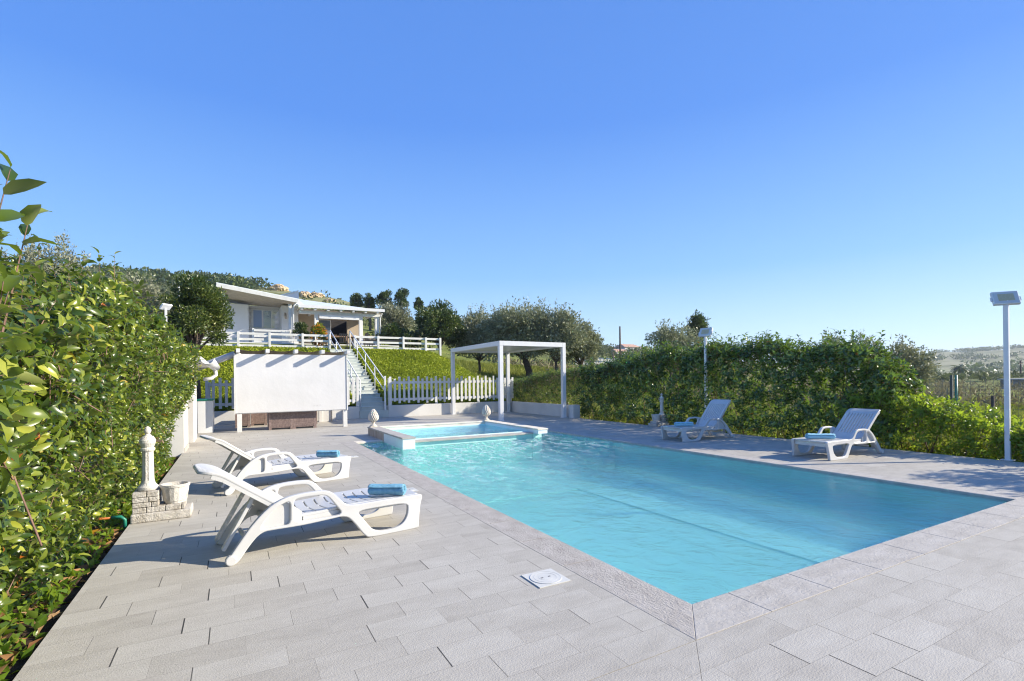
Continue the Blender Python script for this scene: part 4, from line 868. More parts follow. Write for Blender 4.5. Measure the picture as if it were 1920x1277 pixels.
# porch posts, beams
MB().box(-.55,-.38,30.45,30.62,HF,6.18).build('porch_post', MAT['whitewood'], t, bevel=.006)
MB().box(2.70,2.87,30.45,30.62,HF,5.72).build('porch_post', MAT['whitewood'], t, bevel=.006)
MB().bar((2.60,30.9,5.0),(2.60,32.4,5.75),.10,.16).build('porch_brace', MAT['beige'], t)
MB().tube([(3.1,30.2,5.80),(2.96,30.3,5.62),(2.93,30.36,5.4),(2.93,30.36,HF+.03)], .045, 10).build('downpipe', MAT['whitemetal'], t, smooth=True)
for x0, x1 in ((4.06,4.27),(6.55,6.76),(7.50,7.72)): MB().box(x0,x1,30.45,30.66,HF,5.22).build('porch_pillar', MAT['houseplaster'], t, bevel=.006)
MB().box(3.26,7.82,30.44,30.68,5.222,5.40).build('porch_beam', MAT['whitewood'], t, bevel=.006)
MB().tube([(7.84,30.2,5.42),(7.80,30.4,5.25),(7.78,30.4,5.1),(7.78,30.4,HF)], .04, 8).build('downpipe', MAT['whitemetal'], t, smooth=True)
# roofs
sl = slab([(-.75,30.15,6.58),(3.16,30.15,6.00),(3.0,33.4,6.02),(-.6,33.4,6.20)], .09); sl.build('porch_roof', MAT['metalroof'], t)
mb = MB()
for k in range(14):
    a = k/14; b = (k+.9)/14
    def P(u, v): 
        x = (-.72+3.84*u)*(1-v)+(-.56+3.52*u)*v; z = (6.58-.58*u)*(1-v)+(6.20-.18*u)*v; return (x, 30.2+3.1*v, z-.17)
    q = [P(0,a),P(1,a),P(1,b),P(0,b)]; mb.add(q+[(p[0],p[1],p[2]-.03) for p in q], [(0,1,2,3),(7,6,5,4),(0,4,5,1),(2,6,7,3),(1,5,6,2),(3,7,4,0)])
mb.build('ceiling_boards', MAT['boards'], t)
MB().bar((-.75,30.13,6.44),(3.16,30.13,5.86),.05,.20).build('fascia', MAT['whitewood'], t)
MB().bar((.7,30.9,6.19),(1.9,30.9,6.02),.10,.06).build('strip_lamp', MAT['black'], t)
slab([(3.17,30.05,5.63),(7.95,30.05,5.66),(7.95,34.5,5.98),(3.17,34.5,6.75)], .07).build('main_roof', MAT['metalroof'], t)
MB().box(3.17,7.96,30.0,30.045,5.50,5.665).build('gutter', MAT['whitemetal'], t)
for k in range(7): x = 3.36+.70*k; MB().box(x-.06,x+.06,30.06,33,5.402,5.50).build('rafter', MAT['whitewood'], t)
MB().box(3.2,7.9,30.7,33.0,5.501,5.53).build('porch_ceiling', MAT['boards'], t)
MB().box(4.30,6.53,30.36,30.44,4.98,5.20).build('awning_case', MAT['whitemetal'], t, bevel=.01)
p0, p1, p2, p3 = at(505,558,33), at(560,544,33), at(561,564,33), at(505,564,33)
slab([(p0.x,p0.y,p0.z),(p1.x,p1.y,p1.z),(p1.x,p1.y+4,p1.z+.1),(p0.x,p0.y+4,p0.z+.1)], .06).build('raised_roof', MAT['metalroof'], t)
MB().add([tuple(p3-Vector((0,-.06,.3))), tuple(p2-Vector((0,-.06,.3))), tuple(p1-Vector((0,-.06,.07))), tuple(p0-Vector((0,-.06,.07)))], [(0,1,2,3)]).build('raised_gable', MAT['houseplaster'], t)
# terrace railing in front of the porch
t = empty('porch_railing', (1.8, 29.9, HF), 'white slatted railing below the villa window on the porch', 'railing')
for z in (.92,.62,.36,.10): MB().box(.95,2.70,29.7,29.75,HF-.25+z-.055,HF-.25+z+.055).build('rail', MAT['whitewood'], t)
for x in (.92, 2.72): MB().box(x-.05,x+.05,29.752,29.84,HF-.5,HF+.78).build('post', MAT['whitewood'], t)
# terrace furniture
tz = gz(4.9, 27.6)
t = empty('dining_table', (4.9, 28.0, tz), 'outdoor dining table with a draped orange cloth in front of the open villa door', 'table')
MB().box(4.25,5.75,27.6,28.5,tz+.70,tz+.74).box(5.25,5.33,27.58,28.52,tz+.50,tz+.742).box(4.25,4.45,27.58,28.52,tz+.58,tz+.741).build('tablecloth', MAT['tablecloth'], t)
for x in (4.35, 5.6):
    for y in (27.7, 28.4): MB().box(x-.03,x+.03,y-.03,y+.03,tz-.05,tz+.699).build('leg', MAT['black'], t)
def garden_chair(x, y, yaw, label):
    t = empty('garden_chair', (x, y, gz(x, y)), label, 'chair', 'dark chairs around the terrace table'); M = Matrix.Rotation(yaw, 4, 'Z')
    def go(mb, nm):
        mb.v = [tuple(M @ Vector(v)) for v in mb.v]; mb.build(nm, MAT['black'], t, local=True)
    go(MB().box(-.22,.22,-.22,.22,.42,.45), 'seat'); 
    mb = MB()
    for k in range(5): mb.box(-.20+.09*k,-.16+.09*k,.20,.23,.45,.86)
    mb.box(-.22,.22,.20,.235,.86,.90); go(mb, 'backrest')
    for a in (-.2,.2):
        for b in (-.2,.2): go(MB().box(a-.015,a+.015,b-.015,b+.015,-.05,.42), 'leg')
garden_chair(3.85, 27.7, R(70), 'dark garden chair at the left end of the orange clothed table')
garden_chair(6.15, 27.8, R(-80), 'dark garden chair at the right end of the orange clothed table by the handrail')
garden_chair(5.0, 27.2, R(180), 'dark garden chair in front of the orange clothed table')
tz = gz(7.2, 26.8)
t = empty('side_table', (7.2, 26.8, tz), 'long low black table behind the right terrace fence', 'table')
MB().box(6.2,8.3,26.6,27.2,tz+.60,tz+.66).build('table_top', MAT['black'], t)
for x in (6.3, 8.2): MB().bar((x,26.7,tz-.05),(x+.15,26.7,tz+.6),.03,.03).bar((x+.15,27.1,tz-.05),(x,27.1,tz+.6),.03,.03).build('leg', MAT['black'], t)
# ------------------------------------------------------------------ vegetation
def hedge(name, label, cat, loc, N, ylo, yhi, h, xf, depth, mat, nl=9, Lf=.095, Ls=(.20,.32), tpl='mid', side=1, both=False, stems=True, branchn=30, zlo=.06, bump=.07, extra=None):
    """side=+1: visible face looks to +X, -1: to -X"""
    t = empty(name, loc, label, cat); off = np.array(loc)
    Y = rng.uniform(ylo, yhi, N); H = h(Y)+bump*fbm(Y*2.2, Y*0.7)+rng.normal(0, .03, N)
    part = rng.random(N); ftop = .32; fb = .30 if both else 0
    z = zlo+(H-zlo)*np.power(rng.random(N), .9); u = np.zeros(N)
    top = part < ftop; back = (part >= ftop) & (part < ftop+fb); z[top] = H[top]
    u[top] = rng.uniform(0, depth, top.sum()); u[back] = depth
    u = u+np.where(top, 0, rng.exponential(.06, N))*np.where(back, -1, 1)
    z = z-np.where(top, rng.exponential(.06, N)+.25*(np.abs(u/depth-.5)*2)**3*.5, 0)
    X = xf(Y, z)-side*u+side*.10*fbm(Y*2.7, z*3.1)
    T = np.zeros((N,3)); T[:,0] = side*np.where(back, -.8, np.where(top, .15, .8)); T[:,2] = np.where(top, 1.0, .45); T += rng.normal(0, .38, (N,3)); T = unit(T)
    L = rng.uniform(*Ls, N)*np.where(top & (rng.random(N) < .12), 1.5, 1.0); B = np.stack([X,Y,z], -1)-T*L[:,None]*.65
    B[:,2] = np.maximum(B[:,2], .02)
    if extra is not None: B = np.concatenate([B, extra[0]]); T = np.concatenate([T, unit(extra[1])]); L = np.concatenate([L, extra[2]])
    P, D, Nn, LL, rnd = shoots(B, T, L, nl, Lf)
    leaf_obj('foliage', mat, t, P, D, Nn, LL, LL*rng.uniform(.34,.46,len(P)), rng.uniform(.4, 1.9, len(P)), rnd, tpl, True, off)
    if stems: stems_obj('twigs', MAT['twig'], t, B, T, L, .0022, off)
    if branchn:
        mb = MB()
        for i in range(branchn):
            y = random.uniform(max(ylo, 3.4), yhi) if yhi > 2.2 else random.uniform(ylo, yhi); x = float(xf(np.array([y]), np.array([.3]))[0])-side*random.uniform(.25, depth*.8); hh = float(h(np.array([y]))[0])
            p = Vector((x, y, -.1)); pts = [p.copy()]; dv = Vector((side*random.uniform(-.1,.35), random.uniform(-.35,.35), 1))
            for k in range(6): p = p+dv.normalized()*hh*.16; dv += Vector((random.uniform(-.14,.16)*side, random.uniform(-.18,.18), 0)); pts.append(p.copy())
            r0 = random.uniform(.007,.015); mb.tube(pts, [r0*(1-.13*k) for k in range(7)], 6)
        mb.build('branches', MAT['twig'], t, smooth=True)
    return t
hL = lambda Y: np.interp(Y, [.4,1.5,2.2,3.0,3.8,4.5,5.2,6,7,8.5,10.9], [1.28,1.36,1.44,1.58,1.76,1.97,2.16,2.12,2.02,1.95,1.9])
bul = lambda Y: np.interp(Y, [.4,1.6,2.4,4,7,9,10.8], [.42,.52,.36,.24,.28,.38,.44])
xL = lambda Y, z: -1.07+bul(Y)*sstep(z, .45, 1.35)
ne = 26; eb = np.stack([rng.uniform(-.56,-.44,ne), rng.uniform(1.25,1.62,ne), rng.uniform(1.2,1.52,ne)], -1); et = np.stack([rng.uniform(-.1,.25,ne), rng.uniform(-.2,.2,ne), np.ones(ne)], -1)
ns_ = 70; sy = rng.uniform(3.4, 10.6, ns_); sb = np.stack([xL(sy, np.full(ns_, 1.9))-rng.uniform(0,.9,ns_), sy, hL(sy)-.12], -1); stt = np.stack([rng.uniform(-.2,.3,ns_), rng.uniform(-.25,.25,ns_), np.ones(ns_)], -1)
EX = (np.concatenate([eb, sb]), np.concatenate([et, stt]), np.concatenate([rng.uniform(.22,.34,ne), rng.uniform(.25,.42,ns_)]))
hedge('left_hedge', 'tall glossy green laurel hedge running along the left edge of the deck', 'hedge', (-1.6, 5.5, 0), 4700, 1.15, 11.0, hL, xL, 1.2, MAT['laurel'], 9, .086, tpl='hi', branchn=34, extra=EX)
hR = lambda Y: np.interp(Y, [3.9,4.3,4.75,5.0,5.4,6.4,7.2,7.9,9.3,11.2,11.6,13,15,17.5,19.2], [.75,1.0,1.55,1.78,1.80,1.88,2.0,1.97,1.98,1.94,1.75,1.70,1.66,1.50,1.2])
xR = lambda Y, z: np.interp(Y, [3,13.7,14.1,19], [10.42,10.42,10.42,10.42])+0*z
def hedge_r(*a, **k): return hedge(*a, side=-1, both=True, **k)
nr = 260; ry = rng.uniform(4.9, 13.9, nr); rb = np.stack([10.45+rng.uniform(0,.8,nr), ry, hR(ry)-.10+.12*fbm(ry*2.2, ry*.7)], -1); rt = np.stack([rng.uniform(-.4,.3,nr), rng.uniform(-.4,.4,nr), np.ones(nr)], -1)
EXR = (rb, rt, rng.uniform(.22,.48,nr))
hedge_r('right_hedge', 'long dense dark green hedge lining the right side of the deck behind the loungers', 'hedge', (11, 10, 0), 4000, 4.5, 14.0, hR, xR, .95, MAT['laurel2'], 9, .135, branchn=36, bump=.17, extra=EXR)
hedge_r('planter_hedge', 'lower clipped green hedge growing in the planter beside the pergola', 'hedge', (10.9, 16.5, .4), 2100, 14.0, 19.0, lambda Y: hR(Y)-.02, lambda Y, z: 10.36+0*z, .75, MAT['laurel2'], 8, .085, branchn=12, zlo=.42)
hY = lambda Y: np.interp(Y, [2.2,2.6,3.0,3.2,3.7,4.2,4.8,5.6], [.45,.62,.50,.52,.68,.90,1.0,.95])
hedge_r('laurel_bush', 'low bright yellow green laurel bushes between the right hedge and the floodlight pole', 'bush', (10.8, 3.8, 0), 1150, 2.1, 5.4, hY, lambda Y, z: 10.33+0*z, 1.1, MAT['yellowleaf'], 9, .10, branchn=12)
hedge_r('tall_bush', 'tall green hedge bushes outside the right edge of the view casting dappled shade', 'bush', (11, 0, 0), 1500, -2.5, 1.6, lambda Y: 1.75+0*Y, lambda Y, z: 10.65+0*z, 1.0, MAT['laurel2'], 8, .105, branchn=6, stems=False)

def tree(name, label, cat, c, rad, base_z, n, Lf, mat, nclump=34, cr=.34, group=None, tpl='lo', up=.3, sprig=0, trunk_r=.09, lean=0, wd=.42, seed_hollow=.0):
    c = Vector(c); t = empty(name, (c.x, c.y, base_z), label, cat, group); off = np.array([c.x, c.y, base_z]); rad = np.array(rad, float)
    d = unit(rng.normal(0, 1, (nclump,3))); d[:,2] = np.where(d[:,2] < -.55, -d[:,2], d[:,2]); rr = rng.uniform(.35, .92, nclump)
    cc = np.array(c)+d*rr[:,None]*rad; cs = rng.uniform(.6, 1.25, nclump)*cr*rad.mean()
    ci = rng.choice(nclump, n, p=(cs**2)/np.sum(cs**2)); q = unit(rng.normal(0, 1, (n,3))); rq = np.power(rng.random(n), .38)
    P = cc[ci]+q*(rq*cs[ci])[:,None]*np.array([1,1,.85])
    out = unit(P-np.array(c)); D = unit(out*.5+q*.5+rng.normal(0, .55, (n,3))+np.array([0,0,up])); Nn = unit(rng.normal(0, .7, (n,3))+out*.4+np.array([0,0,.5]))
    cl = rng.normal(0, .13, nclump); rnd = np.clip(rng.beta(2.2, 2.2, n)+cl[ci], 0, 1); L = Lf*rng.uniform(.6, 1.3, n)
    if sprig:
        si = rng.integers(0, nclump, sprig); sd = unit(d[si]*.6+np.array([0,0,1.0])+rng.normal(0, .25, (sprig,3))); sl = rng.uniform(.3, .8, sprig)*rad.mean()*.55; st_ = cc[si]+sd*(cs[si]*.7)[:,None]; k = 16
        f = rng.random((sprig, k)); Ps = (st_[:,None]+sd[:,None]*(sl[:,None]*f)[...,None]+rng.normal(0, Lf*.35, (sprig,k,3))).reshape(-1,3); Ds = unit(np.repeat(sd, k, 0)+rng.normal(0, .6, (sprig*k,3)))
        P = np.concatenate([P, Ps]); D = np.concatenate([D, Ds]); Nn = np.concatenate([Nn, unit(rng.normal(0, 1, (sprig*k,3)))]); L = np.concatenate([L, Lf*rng.uniform(.5,1.0,sprig*k)]); rnd = np.concatenate([rnd, rng.random(sprig*k)])
    leaf_obj('crown', mat, t, P, D, Nn, L, L*wd, rng.uniform(.1, .8, len(P)), rnd, tpl, tpl != 'lo', off)
    mb = MB(); b = Vector((c.x+lean, c.y, base_z-.3)); fork = Vector((c.x+lean*.4, c.y, base_z+(c.z-rad[2]*.75-base_z)*1.0)); fork.z = max(fork.z, base_z+.3)
    mb.tube([b, b.lerp(fork, .5)+Vector((trunk_r*.5, 0, 0)), fork], [trunk_r*1.3, trunk_r, trunk_r*.9], 8)
    for i in range(0, nclump, max(1, nclump//16)):
        e = Vector(cc[i]); m = fork.lerp(e, .5)+Vector((random.uniform(-.1,.1), random.uniform(-.1,.1), random.uniform(.0,.2)))*rad.mean()*.6; mb.tube([fork, m, e], [trunk_r*.55, trunk_r*.3, trunk_r*.1], 5, cap=False)
    mb.build('trunk', MAT['bark'], t, smooth=True); return t
G_O = 'silvery olive trees around the garden'
def tpx(name, label, cat, px, py, Z, rx, rz, n, Lf, mat, basez=None, **k):
    c = at(px, py, Z); s = Z/F0; bz = gz(c.x, c.y) if basez is None else basez
    return tree(name, label, cat, c, (rx*s, rx*s*.9, rz*s), bz, n, Lf, mat, **k)
tpx('round_tree', 'dense dark green rounded tree standing behind the end of the left hedge', 'tree', 366, 600, 15.5, 57, 82, 22000, .10, MAT['roundtree'], nclump=60, cr=.33, basez=0, tpl='mid')
tpx('olive_tree', 'pale olive tree with feathery upright sprays behind the near part of the left hedge', 'tree', 75, 548, 12, 105, 72, 10000, .085, MAT['olivesilver'], group=G_O, sprig=170, nclump=46, basez=.2)
tpx('olive_tree', 'olive tree behind the left hedge between the feathery olive and the round dark tree', 'tree', 250, 572, 16, 80, 55, 8000, .10, MAT['olivesilver'], group=G_O, sprig=40, nclump=46, basez=.6)
tpx('olive_tree', 'olive tree partly hidden behind the top left corner of the hedge', 'tree', -60, 540, 11, 90, 60, 5000, .085, MAT['olive'], group=G_O, sprig=40, basez=.2)
tpx('broadleaf_tree', 'big dark green broadleaf tree at the right end of the terrace fence', 'tree', 824, 617, 32, 50, 50, 11000, .20, MAT['darktree'], nclump=70, cr=.30)
tpx('broadleaf_shrub', 'dark green shrub between the villa porch and the big dark tree', 'shrub', 752, 640, 31, 40, 28, 6000, .17, MAT['darktree'], nclump=30)
tpx('olive_tree', 'silvery olive tree rising right beside the villa roof', 'tree', 738, 608, 35, 38, 34, 7000, .17, MAT['olivesilver'], group=G_O, sprig=60)
tpx('olive_tree', 'olive tree with upright shoots just right of the big dark tree', 'tree', 898, 638, 34, 58, 52, 14000, .19, MAT['olive'], group=G_O, sprig=110, nclump=50)
tpx('olive_tree', 'large olive tree with a dark visible trunk behind the pergola roof', 'tree', 978, 634, 32, 76, 54, 20000, .19, MAT['olive'], group=G_O, sprig=150, nclump=70, trunk_r=.22, lean=.6)
tpx('olive_tree', 'olive tree directly behind the right pergola post', 'tree', 1042, 640, 31, 60, 54, 16000, .19, MAT['olive'], group=G_O, sprig=90, nclump=60)
tpx('olive_tree', 'lower olive tree ending the olive row at its right side', 'tree', 1090, 655, 32, 42, 42, 10000, .19, MAT['olive'], group=G_O, sprig=50, nclump=44)
tpx('olive_tree', 'olive tree behind the right hedge left of the white floodlight', 'tree', 1258, 660, 30, 62, 44, 9000, .17, MAT['olive'], group=G_O, sprig=60)
tpx('olive_tree', 'small dark olive tree near the bare pole in the distance', 'tree', 1192, 676, 38, 26, 22, 3000, .2, MAT['olive'], group=G_O)
tpx('conifer_tree', 'dark conifer top sticking up behind the floodlight on the hedge', 'tree', 1308, 622, 45, 20, 34, 3500, .26, MAT['darktree'], sprig=25, cr=.38)
tpx('olive_tree', 'sparse olive tree with thin upright twigs above the middle of the right hedge', 'tree', 1585, 668, 15, 62, 30, 3000, .10, MAT['olive'], group=G_O, sprig=120, nclump=26, basez=-.1)
tpx('olive_tree', 'sunlit sparse olive tree behind the low bright laurel bushes', 'tree', 1690, 700, 15, 62, 46, 5500, .10, MAT['olivesilver'], group=G_O, sprig=90, nclump=36, basez=-.1)
for px, py, rx, rz, l in ((669,568,13,17,'leftmost small pine on the ridge right of the villa'),(693,571,10,23,'narrow pine second from the left on the ridge'),(720,562,14,20,'round topped pine in the middle of the ridge group'),(752,564,16,24,'largest pine of the ridge group'),(785,572,9,14,'small separate pine at the right end of the ridge group')):
    tpx('pine_tree', l, 'tree', px, py, 70, rx, rz, 3000, .26, MAT['pine'], group='pine trees on the ridge', nclump=22, cr=.36, trunk_r=.16)
# shrubs by the porch
tree('shrub', 'dark green shrub beside the porch post of the villa', 'shrub', (3.25,29.0,4.0), (.42,.4,.62), 3.3, 2200, .12, MAT['darktree'], nclump=16, trunk_r=.03)
t = tree('flowering_shrub', 'shrub full of orange flowers in front of the villa pillar', 'shrub', (3.95,28.2,3.75), (.36,.35,.62), 3.1, 1500, .12, MAT['yellowleaf'], nclump=14, trunk_r=.03)
q = unit(rng.normal(0,1,(420,3))+np.array([0,0,.1])); leaf_obj('flowers', MAT['flower'], t, np.array([3.95,28.15,3.8])+q*np.array([.38,.36,.62])*rng.uniform(.75,1.05,(420,1)), q, unit(rng.normal(0,1,(420,3))), np.full(420,.09), np.full(420,.08), np.full(420,.2), rng.random(420), 'lo', False, np.array([3.95,28.2,3.1]))

# ground cover on the slope, meadow, weeds
def scatter(name, label, cat, n, sample, size, mat, upw=.5, wd=.5, tpl='lo', kind='stuff', patch=None, lift=.0):
    X, Y = sample(n)
    if patch is not None: k = patch(X, Y) > rng.random(len(X)); X, Y = X[k], Y[k]
    n = len(X); Z = ground_z(X, Y)+lift*rng.random(n); P = np.stack([X,Y,Z], -1)
    D = unit(rng.normal(0, 1, (n,3))*np.array([1,1,.4])+np.array([0,0,upw])); Nn = unit(rng.normal(0, 1, (n,3))+np.array([0,0,1.0])); L = size*rng.uniform(.5, 1.4, n)
    rnd = np.clip(.5+.28*fbm(X*.9, Y*1.1)+rng.normal(0, .22, n), 0, 1)
    o = leaf_obj(name, mat, None, P, D, Nn, L, L*wd, rng.uniform(.1, 1.0, n), rnd, tpl, False); tag(o, label, cat, kind=kind); return o
def lawn_s(n): 
    Y = 18.6+7.6*np.power(rng.random(n), 1.1); return rng.uniform(-4, 13.5, n), Y
scatter('ground_cover', 'bright green succulent ground cover planted on the slope below the villa', 'ground cover', 170000, lawn_s, .078, MAT['lawn'], .75, .62, patch=lambda X, Y: np.where((X > 3.9) & (X < 5.03), 0, 1-sstep(X, 9.5+0*Y, 13)), lift=.05)
scatter('meadow_grass', 'tall sunlit meadow grass below the olive trees', 'grass', 52000, lambda n: (rng.uniform(8.5, 34, n), rng.uniform(18.7, 40, n)), .26, MAT['grass'], 2.2, .09, patch=lambda X, Y: sstep(X+0*Y, 9.0, 12.5))
scatter('field_grass', 'wild grass and weeds in the field right of the hedge', 'grass', 46000, lambda n: (10.6+30*rng.random(n)**1.6, rng.uniform(-2, 22, n)), .24, MAT['grass'], 2.0, .12, patch=lambda X, Y: (X > 11.0)*1.0)
scatter('weeds', 'bright green weeds at the foot of the right hedge', 'weeds', 9000, lambda n: (rng.uniform(10.25, 12.4, n), rng.uniform(1.8, 13.5, n)), .12, MAT['yellowleaf'], .9, .3, patch=lambda X, Y: .25+.75*sstep(-Y, -7, -3))
scatter('dry_scrub', 'dry brown scrub and bramble in the field behind the wire fence', 'scrub', 30000, lambda n: (rng.uniform(20, 75, n), rng.uniform(2, 40, n)), .42, MAT['dryscrub'], 1.4, .22, patch=lambda X, Y: (fbm(X*.25, Y*.3) > .1)*1.0, lift=.5)
# fallen leaves in the bed
scatter('fallen_leaves', 'dry fallen leaves on the soil under the left hedge', 'leaves', 1500, lambda n: (rng.uniform(-1.5, -.89, n), rng.uniform(1.5, 10.5, n)), .07, leafmat('dead_leaf', [(0,(.16,.06,.02)),(1,(.35,.19,.07))], (.3,.2,.1), (.3,.15,.03), .7, .1), .25, .5, tpl='mid')
scatter('bed_weeds', 'low green weeds on the soil edge under the left hedge', 'weeds', 5500, lambda n: (rng.uniform(-1.6, -.93, n), rng.uniform(1.5, 10.8, n)), .07, MAT['yellowleaf'], .8, .5, tpl='mid')

def clumps(name, label, cat, pts, mat, per=34, leaf=.22, kind='stuff'):
    """pts: list of (x, y, z, r)"""
    A = np.array(pts); n = len(A); q = unit(rng.normal(0, 1, (n,per,3))); q[...,2] = np.abs(q[...,2])*.8; r = A[:,3][:,None,None]
    P = (A[:,None,:3]+q*r*np.power(rng.random((n,per,1)), .3)).reshape(-1,3); D = unit(q.reshape(-1,3)+rng.normal(0, .6, (n*per,3))); Nn = unit(rng.normal(0, 1, (n*per,3))+np.array([0,0,.6]))
    L = np.repeat(A[:,3], per)*leaf*rng.uniform(.6, 1.5, n*per); sh = np.repeat(rng.normal(.5, .17, n), per)
    o = leaf_obj(name, mat, None, P, D, Nn, L, L*.6, np.full(n*per, .3), np.clip(sh+rng.normal(0, .15, n*per), 0, 1), 'lo', False); tag(o, label, cat, kind=kind); return o
def pol(px, Z):
    a = (px-960)/F0; X = a*Z*math.cos(TH)-Z*math.sin(TH); Y = a*Z*math.sin(TH)+Z*math.cos(TH); return X, Y
pts = []
for i in range(1700):
    px = random.uniform(-100, 1010); Z = random.uniform(52, 158); X, Y = pol(px, Z); r = random.uniform(.35, 1.05)*(Z/110) if random.random() < .85 else random.uniform(1.2, 2.2)*(Z/110)
    if px > 480 and Z > 112 and random.random() < .25: continue
    pts.append((X, Y, gz(X, Y)-.2, r))
clumps('hill_scrub', 'grey green scrub covering the hillside behind the villa', 'scrub', pts, MAT['scrub'], 42, .36)
pts = []
for i in range(95):
    px = random.choice([random.uniform(150, 470), random.uniform(380, 500), random.uniform(120, 420)]); Z = random.uniform(118, 160); X, Y = pol(px, Z); pts.append((X, Y, gz(X, Y)+.3, random.uniform(1.6, 3.2)))
clumps('ridge_trees', 'dark trees along the skyline of the left hill', 'trees', pts, MAT['darktree'], 110, .26)
pts = []
for i in range(520):
    px = random.uniform(1040, 1420); Z = random.uniform(60, 250); X, Y = pol(px, Z); pts.append((X, Y, gz(X, Y), random.uniform(1.0, 2.6)*(Z/140)**.6))
clumps('valley_trees', 'mixed olive trees and bushes filling the distance behind the bare pole', 'trees', pts, MAT['scrub'], 60, .32)
pts = []
for i in range(420):
    px = random.uniform(1420, 2100); Z = random.uniform(75, 150); X, Y = pol(px, Z); pts.append((X, Y, gz(X, Y)-.3, random.uniform(1.2, 2.3)))
clumps('field_bushes', 'row of dark bushes at the far end of the field', 'bushes', pts, MAT['scrub'], 60, .30)
pts = []
for i in range(420):
    px = random.uniform(1480, 2300); k = random.random()
    Z = random.gauss(645, 8) if k < .42 else (random.gauss(480, 10) if k < .70 else random.uniform(230, 640)); X, Y = pol(px, Z); r = random.uniform(2.5, 6.0)
    if k < .42 and math.sin(px*.05)+math.sin(px*.021+1) < -.3: r *= .35
    pts.append((X, Y, gz(X, Y), r))
clumps('far_trees', 'bluish trees dotted along the crest and terraces of the distant hill', 'trees', pts, MAT['darktree'], 70, .32)

# sandstone outcrops on the hill
def rock(px, py, Z, rx, rz, label):
    c = at(px, py, Z); s = Z/F0; bm = bmesh.new(); bmesh.ops.create_icosphere(bm, subdivisions=4, radius=1)
    for v in bm.verts:
        n = v.co.normalized(); k = 1+.22*fbm(n.x*3+px, n.y*3+n.z*4)+.10*fbm(n.z*9, n.x*8+n.y*5)
        zz = n.z*k; v.co = Vector((n.x*k*rx*s, n.y*k*rx*s, (zz if zz < .35 else .35+(zz-.35)*.6)*rz*s*1.2))
    me = bpy.data.meshes.new('rock_outcrop'); bm.to_mesh(me); bm.free(); me.materials.append(MAT['rock']); o = link('rock_outcrop', me); o.location = c; tag(o, label, 'rock', 'sandstone outcrops on the hill')
rock(522, 545, 138, 17, 12, 'pale domed sandstone outcrop on the skyline above the villa roof')
rock(572, 558, 128, 12, 12, 'sandstone outcrop just right of the raised villa roof')
rock(594, 557, 132, 13, 9, 'broad tan sandstone outcrop on the descending ridge')
rock(618, 566, 128, 11, 6, 'small low sandstone outcrop farthest right on the ridge')

# poles, posts, fences in the distance
def pole(px, py0, py1, Z, r, label, mat='bark', name='utility_pole', arm=False):
    a = at(px, py1, Z); z0 = gz(a.x, a.y); t = empty(name, (a.x, a.y, z0), label, 'pole'); MB().tube([(a.x,a.y,z0-.3),(a.x,a.y,at(px,py0,Z).z)], [r*1.2, r*.8], 8).build('shaft', MAT[mat], t, smooth=True)
    if arm: z = at(px, py0, Z).z-.5; MB().box(a.x-.9, a.x+.9, a.y-.06, a.y+.06, z-.06, z+.06).build('crossarm', MAT[mat], t)
pole(1163, 612, 672, 55, .10, 'bare grey pole standing in the meadow left of the right hedge')
pole(1150, 660, 682, 40, .06, 'short wooden post in the meadow near the bare pole', name='wooden_post')
pole(1914, 676, 712, 90, .14, 'utility pole with crossarm at the far right of the field', arm=True)
pole(1793, 703, 735, 19, .05, 'dark green metal fence post rising behind the bright bushes', 'greenplastic', 'fence_post')
pole(1862, 742, 790, 12.5, .045, 'short wooden fence post in the field behind the floodlight pole', name='wooden_post')
pole(336, 535, 590, 45, .07, 'thin pale pole behind the top of the left hedge', 'whitemetal', 'thin_pole')
a, b = Vector((13.5, 1.0, 0)), Vector((17.5, 14.0, 0))
t = empty('wire_fence', (15.5, 7.5, -.1), 'thin wire mesh fence crossing the field behind the right bushes', 'fence')
mb = MB()
for k in range(9): z = .02+.16*k; mb.bar(a+Vector((0,0,z-.1)), b+Vector((0,0,z-.1)), .005, .005)
for k in range(90): p = a.lerp(b, k/89); mb.bar(p+Vector((0,0,-.1)), p+Vector((0,0,1.2)), .004, .004, up=(1,0,0))
mb.build('mesh', MAT['wire'], t)
for k in range(7): p = a.lerp(b, k/6); MB().box(p.x-.025,p.x+.025,p.y-.025,p.y+.025,-.3,1.3).build('post', MAT['wire'], t)
# white railing across the meadow
t = empty('meadow_railing', (40, 45, 3), 'white railing crossing the meadow far behind the pergola', 'fence'); mb = MB()
P0, P1 = at(1080, 672, 62), at(1182, 678, 56)
n = 40
for k in range(n):
    p = P0.lerp(P1, k/(n-1)); z0 = gz(p.x, p.y); mb.box(p.x-.05, p.x+.05, p.y-.03, p.y+.03, z0-.2, p.z+.25)
mb.bar(P0+Vector((0,0,.2)), P1+Vector((0,0,.2)), .06, .10).bar(P0-Vector((0,0,.2)), P1-Vector((0,0,.2)), .06, .10)
mb.v = [(v[0], v[1], v[2]) for v in mb.v]; ORG[t.name] = Vector((40,45,3)); mb.build('pickets', MAT['whitewood'], t)
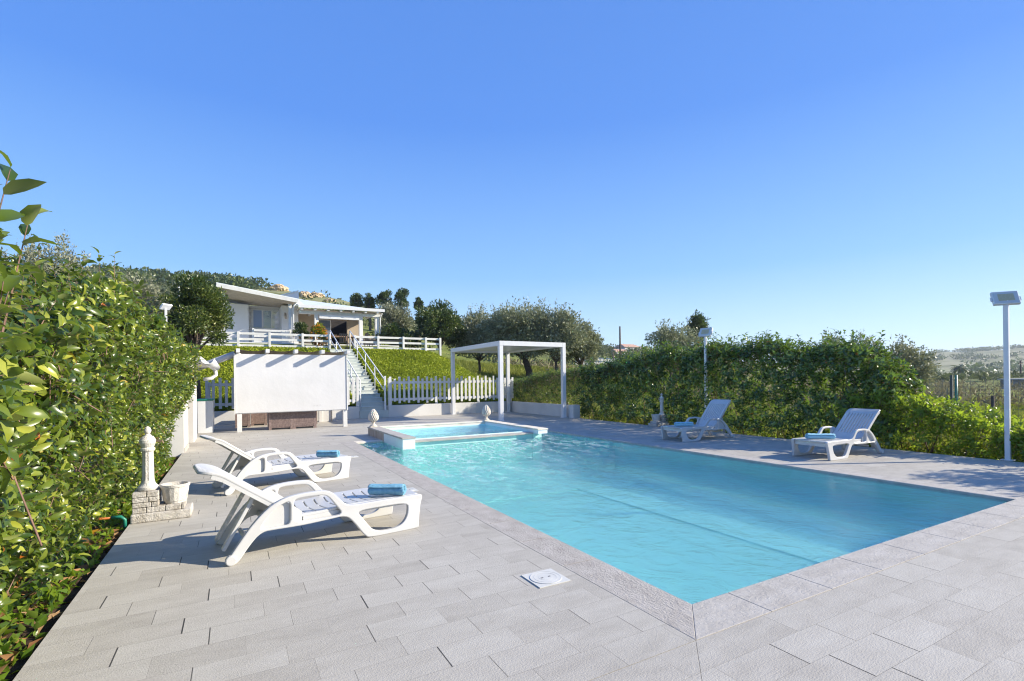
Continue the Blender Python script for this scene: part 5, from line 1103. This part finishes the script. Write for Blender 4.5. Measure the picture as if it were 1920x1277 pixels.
# far small houses
def far_house(px, py, Z, w_, h_, label):
    c = at(px, py, Z); z0 = gz(c.x, c.y)-1; t = empty('far_house', (c.x, c.y, z0), label, 'house'); hh = c.z
    MB().box(c.x-w_/2, c.x+w_/2, c.y-w_*.4, c.y+w_*.4, z0, hh).build('wall', MAT['houseplaster'], t)
    MB().add([(c.x-w_*.55,c.y-w_*.45,hh),(c.x+w_*.55,c.y-w_*.45,hh),(c.x+w_*.55,c.y+w_*.45,hh),(c.x-w_*.55,c.y+w_*.45,hh),(c.x-w_*.4,c.y,hh+h_),(c.x+w_*.4,c.y,hh+h_)], [(0,1,5,4),(2,3,4,5),(1,2,5),(3,0,4),(0,3,2,1)]).build('roof', mottled('far_roof', (.45,.26,.17), (.55,.36,.26), .8, .8, 0), t)
    MB().box(c.x-w_*.25, c.x-w_*.1, c.y-w_*.4-.05, c.y-w_*.4-.01, hh-2, hh-.8).build('window', MAT['glass'], t)
far_house(1176, 652, 170, 7, 1.2, 'small pale house with a terracotta roof in the distant trees')
far_house(1160, 661, 150, 5, 1.0, 'tiny white house below the terracotta roofed one in the distance')
# grey shed at the right
c = at(1935, 712, 55); t = empty('grey_shed', (c.x, c.y, -1), 'long low grey shed at the right edge of the field', 'shed')
MB().box(c.x-2, c.x+9, c.y-2, c.y+2, -2, c.z).build('wall', mottled('grey_sheeting', (.20,.21,.23), (.27,.28,.30), 1, .7, 0), t)
MB().box(c.x-2.2, c.x+9.2, c.y-2.2, c.y+2.2, c.z+.001, c.z+.15).build('roof', MAT['awning'], t)
# palm
c = at(1800, 690, 120); z0 = gz(c.x, c.y); t = empty('palm_tree', (c.x, c.y, z0), 'small palm tree standing out in the field before the distant hill', 'tree')
MB().tube([(c.x,c.y,z0-.3),(c.x,c.y,c.z)], [.3,.22], 8).build('trunk', MAT['bark'], t)
n = 34; ph = rng.uniform(0, 6.28, n); el = rng.uniform(-.4, 1.0, n); D = np.stack([np.cos(ph)*np.cos(el), np.sin(ph)*np.cos(el), np.sin(el)], -1)
leaf_obj('fronds', MAT['pine'], t, np.tile(np.array(c), (n,1)), D, np.tile(np.array([0,0,1.0]), (n,1))+D*.01, np.full(n, 2.6), np.full(n, .5), np.full(n, 1.3), rng.random(n), 'hi', False, np.array([c.x, c.y, z0]))

# ------------------------------------------------------------------ haze over the valley
hz = MB().box(-2200, 2200, -2200, 2200, -75, 62)
hm = bpy.data.materials.new('haze'); hm.use_nodes = True; hn = hm.node_tree; hn.nodes.clear()
ho = hn.nodes.new('ShaderNodeOutputMaterial'); hv = hn.nodes.new('ShaderNodeVolumePrincipled'); hv.inputs['Color'].default_value = (0.80, 0.88, 1.0, 1); hv.inputs['Density'].default_value = 0.00034; hv.inputs['Anisotropy'].default_value = 0.2
hn.links.new(hv.outputs[0], ho.inputs['Volume'])
tag(hz.build('haze', hm), 'thin pale haze lying over the valley', 'haze', kind='stuff')
